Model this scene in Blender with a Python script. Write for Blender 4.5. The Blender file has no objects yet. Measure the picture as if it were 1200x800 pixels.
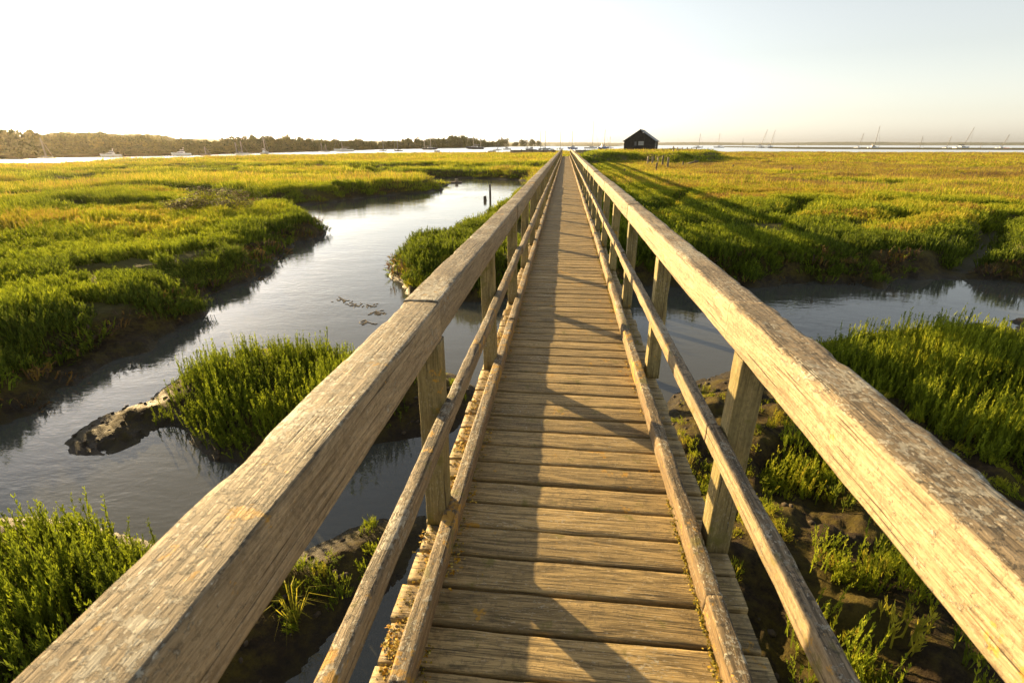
import bpy, bmesh, math, random
import numpy as np
from mathutils import Vector, Matrix, Euler
R = math.radians
random.seed(7)
rng = np.random.default_rng(11)
S = bpy.context.scene
COL = S.collection

# ------------------------------------------------------------------ camera numbers (surveyed from the photograph)
ZC = 2.9            # eye above the water
DECK = 1.35         # deck top above the water
F = 570.0           # focal length in photo pixels (1200 wide)
YAW, PITCH = R(5.86), R(22.02)
fw = np.array([-math.sin(YAW)*math.cos(PITCH), math.cos(YAW)*math.cos(PITCH), -math.sin(PITCH)])
rt = np.array([math.cos(YAW), math.sin(YAW), 0.0])
up = np.cross(rt, fw)

def at(x, y, z=0.0):
    """point of the survey sight line through photo position (x, y) at height z"""
    d = fw*F + rt*(x-600.0) + up*(400.0-y)
    t = (z-ZC)/d[2]
    return np.array([d[0]*t, d[1]*t, z])

def top_z(p, x, y):
    d = fw*F + rt*(x-600.0) + up*(400.0-y)
    t = math.hypot(p[0], p[1])/math.hypot(d[0], d[1])
    return ZC + d[2]*t

def mpp(p):
    return float(np.dot(np.array([p[0], p[1], p[2]-ZC]), fw))/F

# ------------------------------------------------------------------ numpy noise
def _hash(ix, iy, iz, s):
    h = (ix.astype(np.int64)*374761393 + iy.astype(np.int64)*668265263 + iz.astype(np.int64)*2147483647 + s*974711) & 0xffffffff
    h = ((h ^ (h >> 13))*1274126177) & 0xffffffff
    h = (h ^ (h >> 16)) & 0xffffffff
    return h.astype(np.float64)/4294967295.0

def vnoise(x, y, z=None, s=0):
    x = np.asarray(x, float); y = np.asarray(y, float)
    z = np.zeros_like(x) if z is None else np.asarray(z, float)
    ix, iy, iz = np.floor(x), np.floor(y), np.floor(z)
    fx, fy, fz = x-ix, y-iy, z-iz
    fx, fy, fz = (a*a*(3-2*a) for a in (fx, fy, fz))
    r = 0
    for dx in (0, 1):
        wx = fx if dx else 1-fx
        for dy in (0, 1):
            wy = fy if dy else 1-fy
            for dz in (0, 1):
                wz = fz if dz else 1-fz
                r = r + wx*wy*wz*_hash(ix+dx, iy+dy, iz+dz, s)
    return r*2-1

def fbm(x, y, z=None, o=4, s=0, g=.5):
    a, t, f = 1.0, 0, 1.0
    for k in range(o):
        t = t + a*vnoise(np.asarray(x)*f, np.asarray(y)*f, None if z is None else np.asarray(z)*f, s+k*17)
        a *= g; f *= 2.03
    return t

def sstep(t):
    t = np.clip(t, 0, 1); return t*t*(3-2*t)

# ------------------------------------------------------------------ object helpers
def tag(o, label=None, cat=None, group=None, kind=None):
    if label: o['label'] = label
    if cat: o['category'] = cat
    if group: o['group'] = group
    if kind: o['kind'] = kind
    return o

def empty(name, loc=(0, 0, 0), rot=(0, 0, 0)):
    o = bpy.data.objects.new(name, None); COL.objects.link(o)
    o.location = loc; o.rotation_euler = rot; o.empty_display_size = .2
    return o

def link_mesh(name, me, parent=None, loc=(0, 0, 0), rot=(0, 0, 0)):
    o = bpy.data.objects.new(name, me); COL.objects.link(o)
    o.location = loc; o.rotation_euler = rot
    if parent: o.parent = parent
    return o

def np_mesh(name, V, Fc, mat=None, smooth=False):
    me = bpy.data.meshes.new(name)
    V = np.asarray(V, np.float32)
    me.from_pydata([tuple(v) for v in V.tolist()], [], [tuple(f) for f in (Fc.tolist() if hasattr(Fc, 'tolist') else Fc)])
    if mat: me.materials.append(mat)
    if smooth: me.polygons.foreach_set('use_smooth', [True]*len(me.polygons))
    me.update()
    return me

def bm_mesh(name, bm, mat, smooth=False):
    me = bpy.data.meshes.new(name); bm.to_mesh(me); bm.free()
    if mat: me.materials.append(mat)
    if smooth: me.polygons.foreach_set('use_smooth', [True]*len(me.polygons))
    return me

def bm_box(bm, c, s, rot=None, bevel=0):
    m = Matrix.Translation(c) @ (rot.to_matrix().to_4x4() if rot else Matrix.Identity(4)) @ Matrix.Diagonal((*s, 1))
    r = bmesh.ops.create_cube(bm, size=1, matrix=m)
    if bevel:
        es = list({e for v in r['verts'] for e in v.link_edges})
        bmesh.ops.bevel(bm, geom=es, offset=bevel, segments=2, affect='EDGES', profile=.5)

def bm_tube(bm, a, b, r0, r1=None, n=8):
    a, b = Vector(a), Vector(b); r1 = r0 if r1 is None else r1
    q = (b-a).to_track_quat('Z', 'Y').to_matrix().to_4x4()
    bmesh.ops.create_cone(bm, cap_ends=True, segments=n, radius1=r0, radius2=r1, depth=(b-a).length,
                          matrix=Matrix.Translation((a+b)/2) @ q)

# ------------------------------------------------------------------ material helpers
def new_mat(name):
    m = bpy.data.materials.new(name); m.use_nodes = True
    nt = m.node_tree; nt.nodes.clear()
    out = nt.nodes.new('ShaderNodeOutputMaterial')
    return m, nt, out

def N(nt, typ, ins=None, **kw):
    n = nt.nodes.new(typ)
    for k, v in kw.items(): setattr(n, k, v)
    if ins:
        for k, v in ins.items():
            if hasattr(v, 'links') or isinstance(v, bpy.types.NodeSocket): nt.links.new(v, n.inputs[k])
            else: n.inputs[k].default_value = v
    return n

def ramp(nt, fac, stops, interp='LINEAR'):
    n = nt.nodes.new('ShaderNodeValToRGB'); cr = n.color_ramp; cr.interpolation = interp
    while len(cr.elements) < len(stops): cr.elements.new(.5)
    for e, (p, c) in zip(cr.elements, stops):
        e.position = p; e.color = (c, c, c, 1) if isinstance(c, (int, float)) else (*c, 1)
    nt.links.new(fac, n.inputs['Fac'])
    return n.outputs['Color']

def mixc(nt, f, a, b, mode='MIX'):
    n = nt.nodes.new('ShaderNodeMix'); n.data_type = 'RGBA'; n.blend_type = mode
    for k, v in ((0, f), (6, a), (7, b)):
        if isinstance(v, bpy.types.NodeSocket): nt.links.new(v, n.inputs[k])
        elif k == 0: n.inputs[0].default_value = v
        else: n.inputs[k].default_value = (*v, 1)
    return n.outputs[2]

def mth(nt, op, a, b=0.0, clamp=False):
    n = nt.nodes.new('ShaderNodeMath'); n.operation = op; n.use_clamp = clamp
    for k, v in ((0, a), (1, b)):
        if isinstance(v, bpy.types.NodeSocket): nt.links.new(v, n.inputs[k])
        else: n.inputs[k].default_value = v
    return n.outputs[0]

def simple_mat(name, col, rough=.5, metal=0.0, var=.12, scale=6.0):
    m, nt, out = new_mat(name)
    tc = N(nt, 'ShaderNodeTexCoord')
    nz = N(nt, 'ShaderNodeTexNoise', {'Vector': tc.outputs['Object'], 'Scale': scale, 'Detail': 5.0})
    c = mixc(nt, ramp(nt, nz.outputs[0], [(.3, 0), (.7, 1)]), tuple(k*(1-var) for k in col), tuple(min(1, k*(1+var)) for k in col))
    b = N(nt, 'ShaderNodeBsdfPrincipled', {'Base Color': c, 'Roughness': rough, 'Metallic': metal})
    nt.links.new(b.outputs[0], out.inputs['Surface'])
    return m

def wood_mat(name, axis, dark, light, top_dark, lichen=.5, orange=.0, moss=.0, bump=.9):
    """weathered timber; grain runs along the object's own axis"""
    m, nt, out = new_mat(name)
    tc = N(nt, 'ShaderNodeTexCoord'); oi = N(nt, 'ShaderNodeObjectInfo')
    off = N(nt, 'ShaderNodeVectorMath', {0: tc.outputs['Object']}, operation='ADD')
    rv = N(nt, 'ShaderNodeCombineXYZ', {0: mth(nt, 'MULTIPLY', oi.outputs['Random'], 37.1), 1: mth(nt, 'MULTIPLY', oi.outputs['Random'], 91.7), 2: mth(nt, 'MULTIPLY', oi.outputs['Random'], 17.3)})
    nt.links.new(rv.outputs[0], off.inputs[1])
    P = off.outputs[0]
    def sc(long, cross):
        v = [cross]*3; v[axis] = long
        return N(nt, 'ShaderNodeMapping', {'Vector': P, 'Scale': tuple(v)}).outputs[0]
    warp = N(nt, 'ShaderNodeTexNoise', {'Vector': sc(1.1, 5), 'Scale': 1.0, 'Detail': 2.0})
    wv = N(nt, 'ShaderNodeVectorMath', {0: sc(.9, 62), 1: N(nt, 'ShaderNodeVectorMath', {0: warp.outputs[1], 1: (9, 9, 9)}, operation='MULTIPLY').outputs[0]}, operation='ADD')
    grain = N(nt, 'ShaderNodeTexNoise', {'Vector': wv.outputs[0], 'Scale': 1.0, 'Detail': 4.0, 'Roughness': .6}).outputs[0]
    fib = N(nt, 'ShaderNodeTexNoise', {'Vector': sc(7, 260), 'Scale': 1.0, 'Detail': 4.0, 'Roughness': .65}).outputs[0]
    blot = N(nt, 'ShaderNodeTexNoise', {'Vector': sc(3, 7), 'Scale': 1.0, 'Detail': 6.0, 'Roughness': .6}).outputs[0]
    g2 = mth(nt, 'ADD', mth(nt, 'MULTIPLY', grain, .5), mth(nt, 'MULTIPLY', fib, .5))
    c = mixc(nt, ramp(nt, g2, [(.40, 0), (.60, 1)]), dark, light)
    spk = N(nt, 'ShaderNodeTexNoise', {'Vector': sc(60, 120), 'Scale': 1.0, 'Detail': 5.0, 'Roughness': .75}).outputs[0]
    c = mixc(nt, ramp(nt, spk, [(.36, .55), (.5, 0)]), c, tuple(k*.5 for k in dark))
    c = mixc(nt, ramp(nt, blot, [(.42, 0), (.68, .55)]), c, tuple(k*.55 for k in light))
    # weathered grey film on faces that look up
    geo = N(nt, 'ShaderNodeNewGeometry'); sep = N(nt, 'ShaderNodeSeparateXYZ', {0: geo.outputs['True Normal']})
    upf = N(nt, 'ShaderNodeMapRange', {'Value': mth(nt, 'ADD', sep.outputs[2], mth(nt, 'MULTIPLY', mth(nt, 'SUBTRACT', blot, .5), .8)), 1: .45, 2: .85, 3: 0.0, 4: 1.0}).outputs[0]
    topc = mixc(nt, ramp(nt, g2, [(.43, 0), (.56, 1)]), tuple(k*.38 for k in top_dark), tuple(k*1.35 for k in top_dark))
    c = mixc(nt, mth(nt, 'MULTIPLY', upf, .85), c, topc)
    # cracks along the grain
    crk = N(nt, 'ShaderNodeTexNoise', {'Vector': sc(1.9, 130), 'Scale': 1.0, 'Detail': 2.0}).outputs[0]
    crk = ramp(nt, crk, [(.30, 1), (.36, 0)])
    c = mixc(nt, mth(nt, 'MULTIPLY', crk, .75), c, (.022, .017, .012))
    tone = mth(nt, 'ADD', .80, mth(nt, 'MULTIPLY', mth(nt, 'FRACT', mth(nt, 'MULTIPLY', oi.outputs['Random'], 7.3)), .40))
    c = N(nt, 'ShaderNodeHueSaturation', {'Color': c, 'Value': tone}).outputs[0]
    # crusty lichen: grey-white discs, darker crusts, orange
    l1 = N(nt, 'ShaderNodeTexNoise', {'Vector': P, 'Scale': 44.0, 'Detail': 8.0, 'Roughness': .72}).outputs[0]
    l0 = N(nt, 'ShaderNodeTexNoise', {'Vector': P, 'Scale': 3.1, 'Detail': 3.0}).outputs[0]
    topw = mth(nt, 'ADD', mth(nt, 'MULTIPLY', upf, .7), .3)
    lsum = mth(nt, 'ADD', mth(nt, 'ADD', l1, mth(nt, 'MULTIPLY', mth(nt, 'SUBTRACT', l0, .5), .55)), mth(nt, 'MULTIPLY', mth(nt, 'SUBTRACT', topw, 1.0), .12))
    th = .675-.16*lichen
    lm = ramp(nt, lsum, [(th, 0), (th+.035, 1)])
    lcol = mixc(nt, N(nt, 'ShaderNodeTexNoise', {'Vector': P, 'Scale': 70.0, 'Detail': 4.0}).outputs[0], (.15, .145, .11), (.48, .45, .36))
    c = mixc(nt, mth(nt, 'MULTIPLY', lm, .8), c, lcol)
    fk = N(nt, 'ShaderNodeTexNoise', {'Vector': sc(58, 150), 'Scale': 1.0, 'Detail': 3.0, 'Roughness': .6}).outputs[0]
    fk = mth(nt, 'MULTIPLY', ramp(nt, mth(nt, 'ADD', fk, mth(nt, 'MULTIPLY', mth(nt, 'SUBTRACT', l0, .5), .3)), [(.615, 0), (.66, 1)]), mth(nt, 'MULTIPLY', topw, min(1.0, .35+lichen)))
    c = mixc(nt, mth(nt, 'MULTIPLY', fk, .8), c, (.52, .48, .38))
    d1 = N(nt, 'ShaderNodeTexNoise', {'Vector': P, 'Scale': 55.0, 'Detail': 6.0, 'Roughness': .7}).outputs[0]
    dm = mth(nt, 'MULTIPLY', ramp(nt, mth(nt, 'ADD', d1, mth(nt, 'MULTIPLY', mth(nt, 'SUBTRACT', l0, .5), -.4)), [(.56, 0), (.61, 1)]), mth(nt, 'MULTIPLY', topw, min(1.0, .4+lichen)))
    c = mixc(nt, mth(nt, 'MULTIPLY', dm, .75), c, (.035, .032, .026))
    if orange:
        o1 = N(nt, 'ShaderNodeTexNoise', {'Vector': P, 'Scale': 17.0, 'Detail': 7.0, 'Roughness': .7}).outputs[0]
        o0 = N(nt, 'ShaderNodeTexNoise', {'Vector': P, 'Scale': 2.3, 'Detail': 2.0}).outputs[0]
        om = ramp(nt, mth(nt, 'ADD', o1, mth(nt, 'MULTIPLY', mth(nt, 'SUBTRACT', o0, .5), .7)), [(.69-.12*orange, 0), (.73-.12*orange, 1)])
        c = mixc(nt, mth(nt, 'MULTIPLY', om, .8), c, mixc(nt, l1, (.30, .12, .01), (.50, .32, .04)))
    if moss:
        m1 = N(nt, 'ShaderNodeTexNoise', {'Vector': P, 'Scale': 9.0, 'Detail': 8.0, 'Roughness': .7}).outputs[0]
        mm = ramp(nt, m1, [(.62-.14*moss, 0), (.70-.14*moss, 1)])
        c = mixc(nt, mth(nt, 'MULTIPLY', mm, .75), c, mixc(nt, l1, (.05, .055, .012), (.20, .17, .03)))
    hgt = mth(nt, 'ADD', mth(nt, 'ADD', mth(nt, 'MULTIPLY', grain, .5), mth(nt, 'MULTIPLY', fib, .35)), mth(nt, 'ADD', mth(nt, 'MULTIPLY', lm, .25), mth(nt, 'ADD', mth(nt, 'MULTIPLY', dm, .2), mth(nt, 'MULTIPLY', crk, -.6))))
    bp = N(nt, 'ShaderNodeBump', {'Height': hgt, 'Strength': bump, 'Distance': .009})
    b = N(nt, 'ShaderNodeBsdfPrincipled', {'Base Color': c, 'Roughness': .72, 'Specular IOR Level': .35, 'Normal': bp.outputs[0]})
    nt.links.new(b.outputs[0], out.inputs['Surface'])
    return m

RAILW = wood_mat('weathered_rail_wood', 1, (.155, .115, .064), (.385, .305, .185), (.180, .138, .084), lichen=.88, orange=.12)
MIDW = wood_mat('weathered_midrail_wood', 1, (.145, .105, .056), (.345, .265, .155), (.19, .145, .09), lichen=.82, orange=.4, moss=.2)
KERBW = wood_mat('kerb_wood', 1, (.11, .07, .034), (.28, .19, .09), (.15, .11, .06), lichen=.8, orange=.95, moss=.45)
POSTW = wood_mat('post_wood', 2, (.15, .12, .045), (.34, .27, .11), (.20, .16, .10), lichen=.35, orange=.1, moss=.5)
PLANKW = wood_mat('deck_plank_wood', 0, (.18, .130, .055), (.385, .282, .118), (.285, .208, .092), lichen=.02, orange=.16, moss=.25, bump=.7)
BEAMW = wood_mat('beam_wood', 1, (.07, .055, .035), (.17, .13, .08), (.14, .12, .08), lichen=.5, moss=.5)
STAKEW = wood_mat('stake_wood', 2, (.05, .04, .03), (.16, .13, .09), (.14, .12, .09), lichen=.3)
PALESTAKEW = wood_mat('pale_stake_wood', 2, (.16, .13, .09), (.34, .28, .2), (.25, .22, .17), lichen=.3)

# ------------------------------------------------------------------ world, sun, camera
SUN_AZ, SUN_EL = R(49), R(11.5)       # azimuth to the left of the bridge's direction
w = bpy.data.worlds.new('World'); S.world = w; w.use_nodes = True
nt = w.node_tree; nt.nodes.clear()
sky = nt.nodes.new('ShaderNodeTexSky'); sky.sky_type = 'NISHITA'; sky.sun_disc = False
sky.sun_elevation = SUN_EL; sky.sun_rotation = -SUN_AZ
sky.altitude = 0; sky.air_density = 1.0; sky.dust_density = .9; sky.ozone_density = 1.0
bg = nt.nodes.new('ShaderNodeBackground'); bg.inputs['Strength'].default_value = .069
wo = nt.nodes.new('ShaderNodeOutputWorld')
hs = N(nt, 'ShaderNodeHueSaturation', {'Color': sky.outputs[0], 'Saturation': .38})
nt.links.new(mixc(nt, 1.0, hs.outputs[0], (1.0, .978, .945), 'MULTIPLY'), bg.inputs[0]); nt.links.new(bg.outputs[0], wo.inputs[0])
sd = Vector((-math.sin(SUN_AZ)*math.cos(SUN_EL), math.cos(SUN_AZ)*math.cos(SUN_EL), math.sin(SUN_EL)))
sl = bpy.data.lights.new('sun', 'SUN'); sl.energy = 5.0; sl.angle = R(.6); sl.color = (1.0, .70, .32)
so = bpy.data.objects.new('sun', sl); COL.objects.link(so)
so.rotation_euler = (-sd).to_track_quat('-Z', 'Y').to_euler(); so.location = sd*50

cd = bpy.data.cameras.new('camera'); cam = bpy.data.objects.new('camera', cd); COL.objects.link(cam)
cam.location = (0, 0, ZC); cam.rotation_euler = (math.pi/2-PITCH, 0, YAW)
cd.sensor_width = 36; cd.lens = F*36/1200; cd.clip_start = .05; cd.clip_end = 12000
cd.dof.use_dof = True; cd.dof.focus_distance = 4.5; cd.dof.aperture_fstop = 8.0
S.camera = cam
S.view_settings.view_transform = 'Standard'; S.view_settings.look = 'None'
S.view_settings.gamma = 1; S.view_settings.exposure = 1.92; S.view_settings.use_curve_mapping = False
S.render.engine = 'CYCLES'
cy = S.cycles
cy.use_denoising = True; cy.max_bounces = 8; cy.diffuse_bounces = 3; cy.glossy_bounces = 3
cy.transmission_bounces = 4; cy.transparent_max_bounces = 6; cy.volume_bounces = 0
cy.sample_clamp_indirect = 6

# ------------------------------------------------------------------ the lie of the land
def poly(pts, z=0.0):
    o = []
    for p in pts:
        if p[0] == 'w': o.append((p[1], p[2]))
        elif len(p) == 3: q = at(*p); o.append((q[0], q[1]))
        else: q = at(p[0], p[1], z); o.append((q[0], q[1]))
    return np.array(o)

HAZE = .00008
FAR = .85
MARSH = poly([('w', -60, -12), ('w', -14, .5), (-200, 565), (-60, 512), (0, 486), (45, 468), (105, 437), (165, 409), (187, 396), (212, 380),
    (240, 352), (266, 338), (315, 310), (350, 292), (374, 268), (362, 256), (338, 248), (290, 242), (325, 240), (387, 237), (450, 229.5),
    (500, 225), (515, 220), (517, 214), (500, 210.5), (475, 208.8), (515, 208.5), (550, 208.5), (600, 210.5), (621, 212), (618, 222), (585, 252), (545, 274),
    (480, 304), (465, 316), (460, 327), (482, 341), (539, 364), (569, 366), (590, 356), (650, 342), (738, 335), (792, 337), (888, 333),
    (1002, 333), (1064, 330), (1115, 333), (1186, 330), (1300, 335), (1700, 380), ('w', 60, 2), ('w', 260, 10),
    (1900, 176.5, FAR), (1200, 178.2, FAR), (1000, 177.8, FAR), (900, 177.6, FAR), (850, 177.4, FAR), (812, 175.2, FAR), (770, 174.3, FAR), (722, 174.6, FAR),
    (690, 176.2, FAR), (640, 177.6, FAR), (600, 178.6, FAR), (480, 179.6, FAR), (400, 180.4, FAR), (300, 182.2, FAR), (225, 184.6, FAR),
    (150, 185.7, FAR), (75, 188.3, FAR), (0, 189.8, FAR), (-150, 193, FAR), (-700, 212, FAR), ('w', -200, 30)])
ISLE = poly([(86, 517), (101, 528), (129, 529), (161, 519), (182, 503), (203, 502), (224, 515), (245, 540), (340, 548), (435, 523), (490, 512), (527, 506),
    (555, 476), (556, 455), (530, 440), (485, 434), (399, 414), (330, 412), (250, 425), (205, 450), (178, 474), (150, 480), (118, 492)])
NEARL = poly([('w', -14, -6), ('w', -14, .3), (-400, 665), (-100, 622), (0, 610), (100, 612), (190, 636), (280, 662), (360, 641), (408, 621), (450, 609), (500, 604),
    (503, 629), (468, 674), (402, 731), (340, 800), ('w', -.75, .2), ('w', -.75, -6)])
NEARR = poly([('w', .35, -6), ('w', .3, 1.6), ('w', .55, 4.0), (782, 486), (800, 466), (840, 448), (880, 432), (930, 412), (1000, 394), (1090, 385), (1150, 385), (1180, 388),
    (1212, 379), (1500, 395), (2200, 560), ('w', 14, -6)])
SPIT = poly([(842, 172.7), (880, 173.2), (925, 174.7), (1040, 175.3), (1200, 176), (1900, 180), (1900, 177), (1200, 174.3), (1040, 173.6), (925, 173), (880, 172.2), (845, 171.9)])
SHORE_PX = [(-900, 226), (-400, 198), (-150, 190), (0, 186.5), (75, 184.5), (150, 183.5), (225, 182), (300, 179.3), (375, 177.3), (450, 175), (530, 173.6), (600, 172), (642, 171.4)]
SHORE = poly(SHORE_PX + [('w', -40, 1500), ('w', -1500, 2400), ('w', -2600, 1200), ('w', -1200, 60)])
HUTP = at(748.3, 177.0, 1.75)
BANK = poly([(686, 180.6), (715, 179.6), (745, 179.3), (790, 179.9), (815, 179.1), (838, 178.2), (836, 177.2), (800, 176.4), (760, 175.9), (710, 176.2), (690, 177.4)], 1.75)

def sdist(P, Q):
    """signed distance, positive inside polygon Q"""
    n = len(Q); best = np.full(len(P), 1e18); ins = np.zeros(len(P), bool)
    for i in range(n):
        a, b = Q[i], Q[(i+1) % n]
        ab = b-a; ap = P-a
        t = np.clip((ap@ab)/max(ab@ab, 1e-9), 0, 1)
        d = ((ap-t[:, None]*ab)**2).sum(1)
        best = np.minimum(best, d)
        c = ((a[1] > P[:, 1]) != (b[1] > P[:, 1]))
        with np.errstate(divide='ignore', invalid='ignore'):
            xi = (b[0]-a[0])*(P[:, 1]-a[1])/(b[1]-a[1])+a[0]
        ins ^= c & (P[:, 0] < xi)
    d = np.sqrt(best)
    return np.where(ins, d, -d)

def ldist(P, L):
    best = np.full(len(P), 1e18)
    for a, b in zip(L[:-1], L[1:]):
        ab = b-a; ap = P-a
        t = np.clip((ap@ab)/max(ab@ab, 1e-9), 0, 1)
        best = np.minimum(best, ((ap-t[:, None]*ab)**2).sum(1))
    return np.sqrt(best)

def line(pts, z=.5): return poly(pts, z)
CREEKS = [  # (line, half width, depth share)
    (line([(800, 226), (793, 234), (780, 243), (757, 249), (735, 247)]), .45, .8),
    (line([(941, 236), (934, 246), (913, 254), (880, 252), (850, 245)]), .5, .9),
    (line([(1062, 258), (1045, 263), (996, 265), (945, 258), (925, 254)]), .45, .8),
    (line([(1215, 256), (1185, 258), (1166, 263), (1158, 282), (1140, 294), (1120, 302), (1110, 322)]), .5, .9),
    (line([(815, 262), (860, 268), (910, 274), (965, 284), (1030, 300)]), .32, .6),
    (line([(1030, 234), (1080, 240), (1140, 243), (1220, 246)]), .5, .5),
    (line([(980, 212), (1040, 216), (1100, 213), (1150, 214), (1230, 209)]), .6, .7),
    (line([(1150, 196), (1090, 200), (1040, 199)]), .7, .6),
    (line([(690, 196), (720, 204), (770, 210), (830, 213)]), .5, .5),
    (line([(840, 196), (880, 199), (915, 205), (960, 204)]), .5, .6),
    (line([(-60, 206), (40, 204), (110, 201), (160, 199), (240, 198.5)]), 3.0, 1.0),
    (line([(-60, 219), (0, 217), (62, 215), (112, 206), (175, 206), (232, 202.5), (300, 199), (420, 199), (470, 203), (505, 207)]), 2.2, 1.0),
    (line([(-60, 234), (0, 231), (60, 229), (100, 227), (140, 222), (225, 222), (262, 228), (300, 238)]), 1.5, 1.0),
    (line([(-50, 248), (40, 247), (110, 250), (180, 248)]), .8, .8),
    (line([(232, 202.5), (280, 205), (350, 207), (420, 206), (470, 203)]), 2.0, 1.0),
    (line([(60, 194.5), (140, 193.5), (200, 192), (260, 191), (330, 189.5)], .3), 4.5, 1.3),
    (line([(200, 195.5), (300, 196), (400, 196), (500, 196), (560, 197), (640, 196)]), 4.6, .95),
    (line([(250, 300), (210, 315), (160, 322), (100, 318)]), .25, .45),
    (line([(120, 380), (70, 392), (0, 402), (-60, 410)]), .3, .4),
]
SPITC = at(135, 512, .1)

def land(P):
    """height of the ground and how far inside each land the point is"""
    x, y = P[:, 0], P[:, 1]
    r = np.hypot(x, y)
    am = np.clip(r/9, .35, 1.6)
    wob = am*(.30*fbm(x*.55, y*.55, o=3, s=3) + .16*fbm(x*1.9, y*1.9, o=3, s=5)) + np.where(r < 25, .035*fbm(x*9, y*9, o=2, s=8), 0)
    sA, sB, sC, sD = (sdist(P, Q) for Q in (MARSH, ISLE, NEARL, NEARR))
    sE, sF = sdist(P, SPIT), sdist(P, SHORE)
    wb = np.where(r < 12, .45, 1)*wob
    def prof(d, top, wd, foot=.10):
        return np.where(d < 0, np.maximum(d*.32, -.7), foot*sstep(d/.12) + (top-foot)*sstep((d-.06)/wd))
    und = .07*fbm(x*.35, y*.35, o=3, s=21)
    zA = prof(sA+wob, .50+und, np.where(x > 0, .7, 1.0))
    zA = np.where(sA > 2, zA + .10*fbm(x*.12, y*.12, o=2, s=40), zA)
    zA = np.where((sA > .3) & (x < 0), zA + .22*sstep((r-16)/12)*sstep((sA-.2)/1.0), zA)
    cn = np.full(len(x), 99.0)
    for L, hw, dp in CREEKS:
        dc = ldist(P, L) + .35*hw*fbm(x*.9, y*.9, o=2, s=60)
        zA = zA - np.where(sA > .2, dp*np.clip(zA-.02, 0, 2)*np.exp(-np.clip(dc/hw, 0, 8)**4), 0)
        cn = np.minimum(cn, (dc-hw*.9)/np.maximum(.7, hw*.45))
    zB = prof(sB+wb*.8, .24+.06*fbm(x*1.1, y*1.1, o=2, s=4), .55, .06)
    dsp = np.hypot(x-SPITC[0], y-SPITC[1])
    zB = np.where(sB > 0, zB - .05*np.exp(-(dsp/.6)**2) + .035*np.abs(fbm(x*4.1, y*4.1, o=4, s=44, g=.6))*np.exp(-(dsp/.8)**2), zB)
    zC = prof(sC+wb*.7, .20+.05*fbm(x*1.3, y*1.3, o=2, s=6), .5, .05)
    zD = prof(sD+wb*.9, .20+.12*fbm(x*1.4, y*1.4, o=3, s=9)+np.where(r < 12, .05*np.abs(fbm(x*3.4, y*3.4, o=4, s=19, g=.6)), 0), .6, .05)
    zE = prof((sE+wob)*.5, .55, 3.0)
    inl = np.maximum(sF-25, 0)
    zF = prof(sF+wob, .7, 3.0) + np.where(sF > 25, np.minimum(.026*inl, 9.0)*np.clip((-x-20)/120, 0, 1), 0)
    z = np.maximum.reduce([zA, zB, zC, zD, zE, zF])
    # raised green bank that carries the hut and the end of the bridge
    sK = sdist(P, BANK) + .5*fbm(x*.4, y*.4, o=3, s=61)
    z = np.where(sA > 0, z + np.maximum(0, 1.72+.12*fbm(x*.3, y*.3, o=2, s=62)-z)*sstep((sK+2.2)/3.4), z)
    near = np.clip(1-r/30, 0, 1)
    mudz = (.028*fbm(x*3.3, y*3.3, o=4, s=33) + .05*np.abs(fbm(x*1.7, y*1.7, o=3, s=36)))*near
    z = np.where(z > -.02, z + mudz*np.clip((z+.02)/.1, 0, 1), z)
    z = np.where(z < 0, z + .02*fbm(x*2, y*2, o=2, s=71)*near, z)
    return z, dict(A=sA+wob, B=sB+wb*.8, C=sC+wb*.7, D=sD+wb*.9, E=sE, F=sF, r=r, c=cn, K=sK)

# one sheet of ground, rings growing with distance
radii = [.25]
while radii[-1] < 3600: radii.append(radii[-1]*1.0125 + .012)
radii = np.array(radii)
ang = np.unique(np.concatenate([np.arange(-62, 62.01, .22), np.arange(62, 298.1, 3.0)]))   # degrees about the camera axis
th = np.radians(ang) ; dirx = np.sin(th-YAW); diry = np.cos(th-YAW)
NA, NR = len(ang), len(radii)
gx = (radii[:, None]*dirx[None]).ravel(); gy = (radii[:, None]*diry[None]).ravel()
GP = np.stack([gx, gy], 1)
gz, gi = land(GP)
idx = np.arange(NR*NA).reshape(NR, NA)
a = idx[:-1, :]; b = np.roll(a, -1, 1); d_ = idx[1:, :]; c_ = np.roll(d_, -1, 1)
quads = np.stack([a, d_, c_, b], -1).reshape(-1, 4)
gme = bpy.data.meshes.new('marsh_ground')
gme.vertices.add(len(gx)); gme.vertices.foreach_set('co', np.stack([gx, gy, gz], 1).astype(np.float32).ravel())
gme.loops.add(quads.size); gme.loops.foreach_set('vertex_index', quads[:, ::-1].astype(np.int32).ravel())
gme.polygons.add(len(quads)); gme.polygons.foreach_set('loop_start', np.arange(0, quads.size, 4, dtype=np.int32))
gme.polygons.foreach_set('loop_total', np.full(len(quads), 4, np.int32))
gme.polygons.foreach_set('use_smooth', np.ones(len(quads), bool))
gme.update(calc_edges=True); gme.validate()
veg = np.clip((np.maximum(gi['A'], 0)-.5)/.8, 0, 1)
veg = np.maximum(veg, np.clip((gi['F']-2)/4, 0, 1)); veg = np.maximum(veg, .5*np.clip(gi['E']/2, 0, 1))
va = gme.attributes.new('veg', 'FLOAT', 'POINT'); va.data.foreach_set('value', veg.astype(np.float32))

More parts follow.
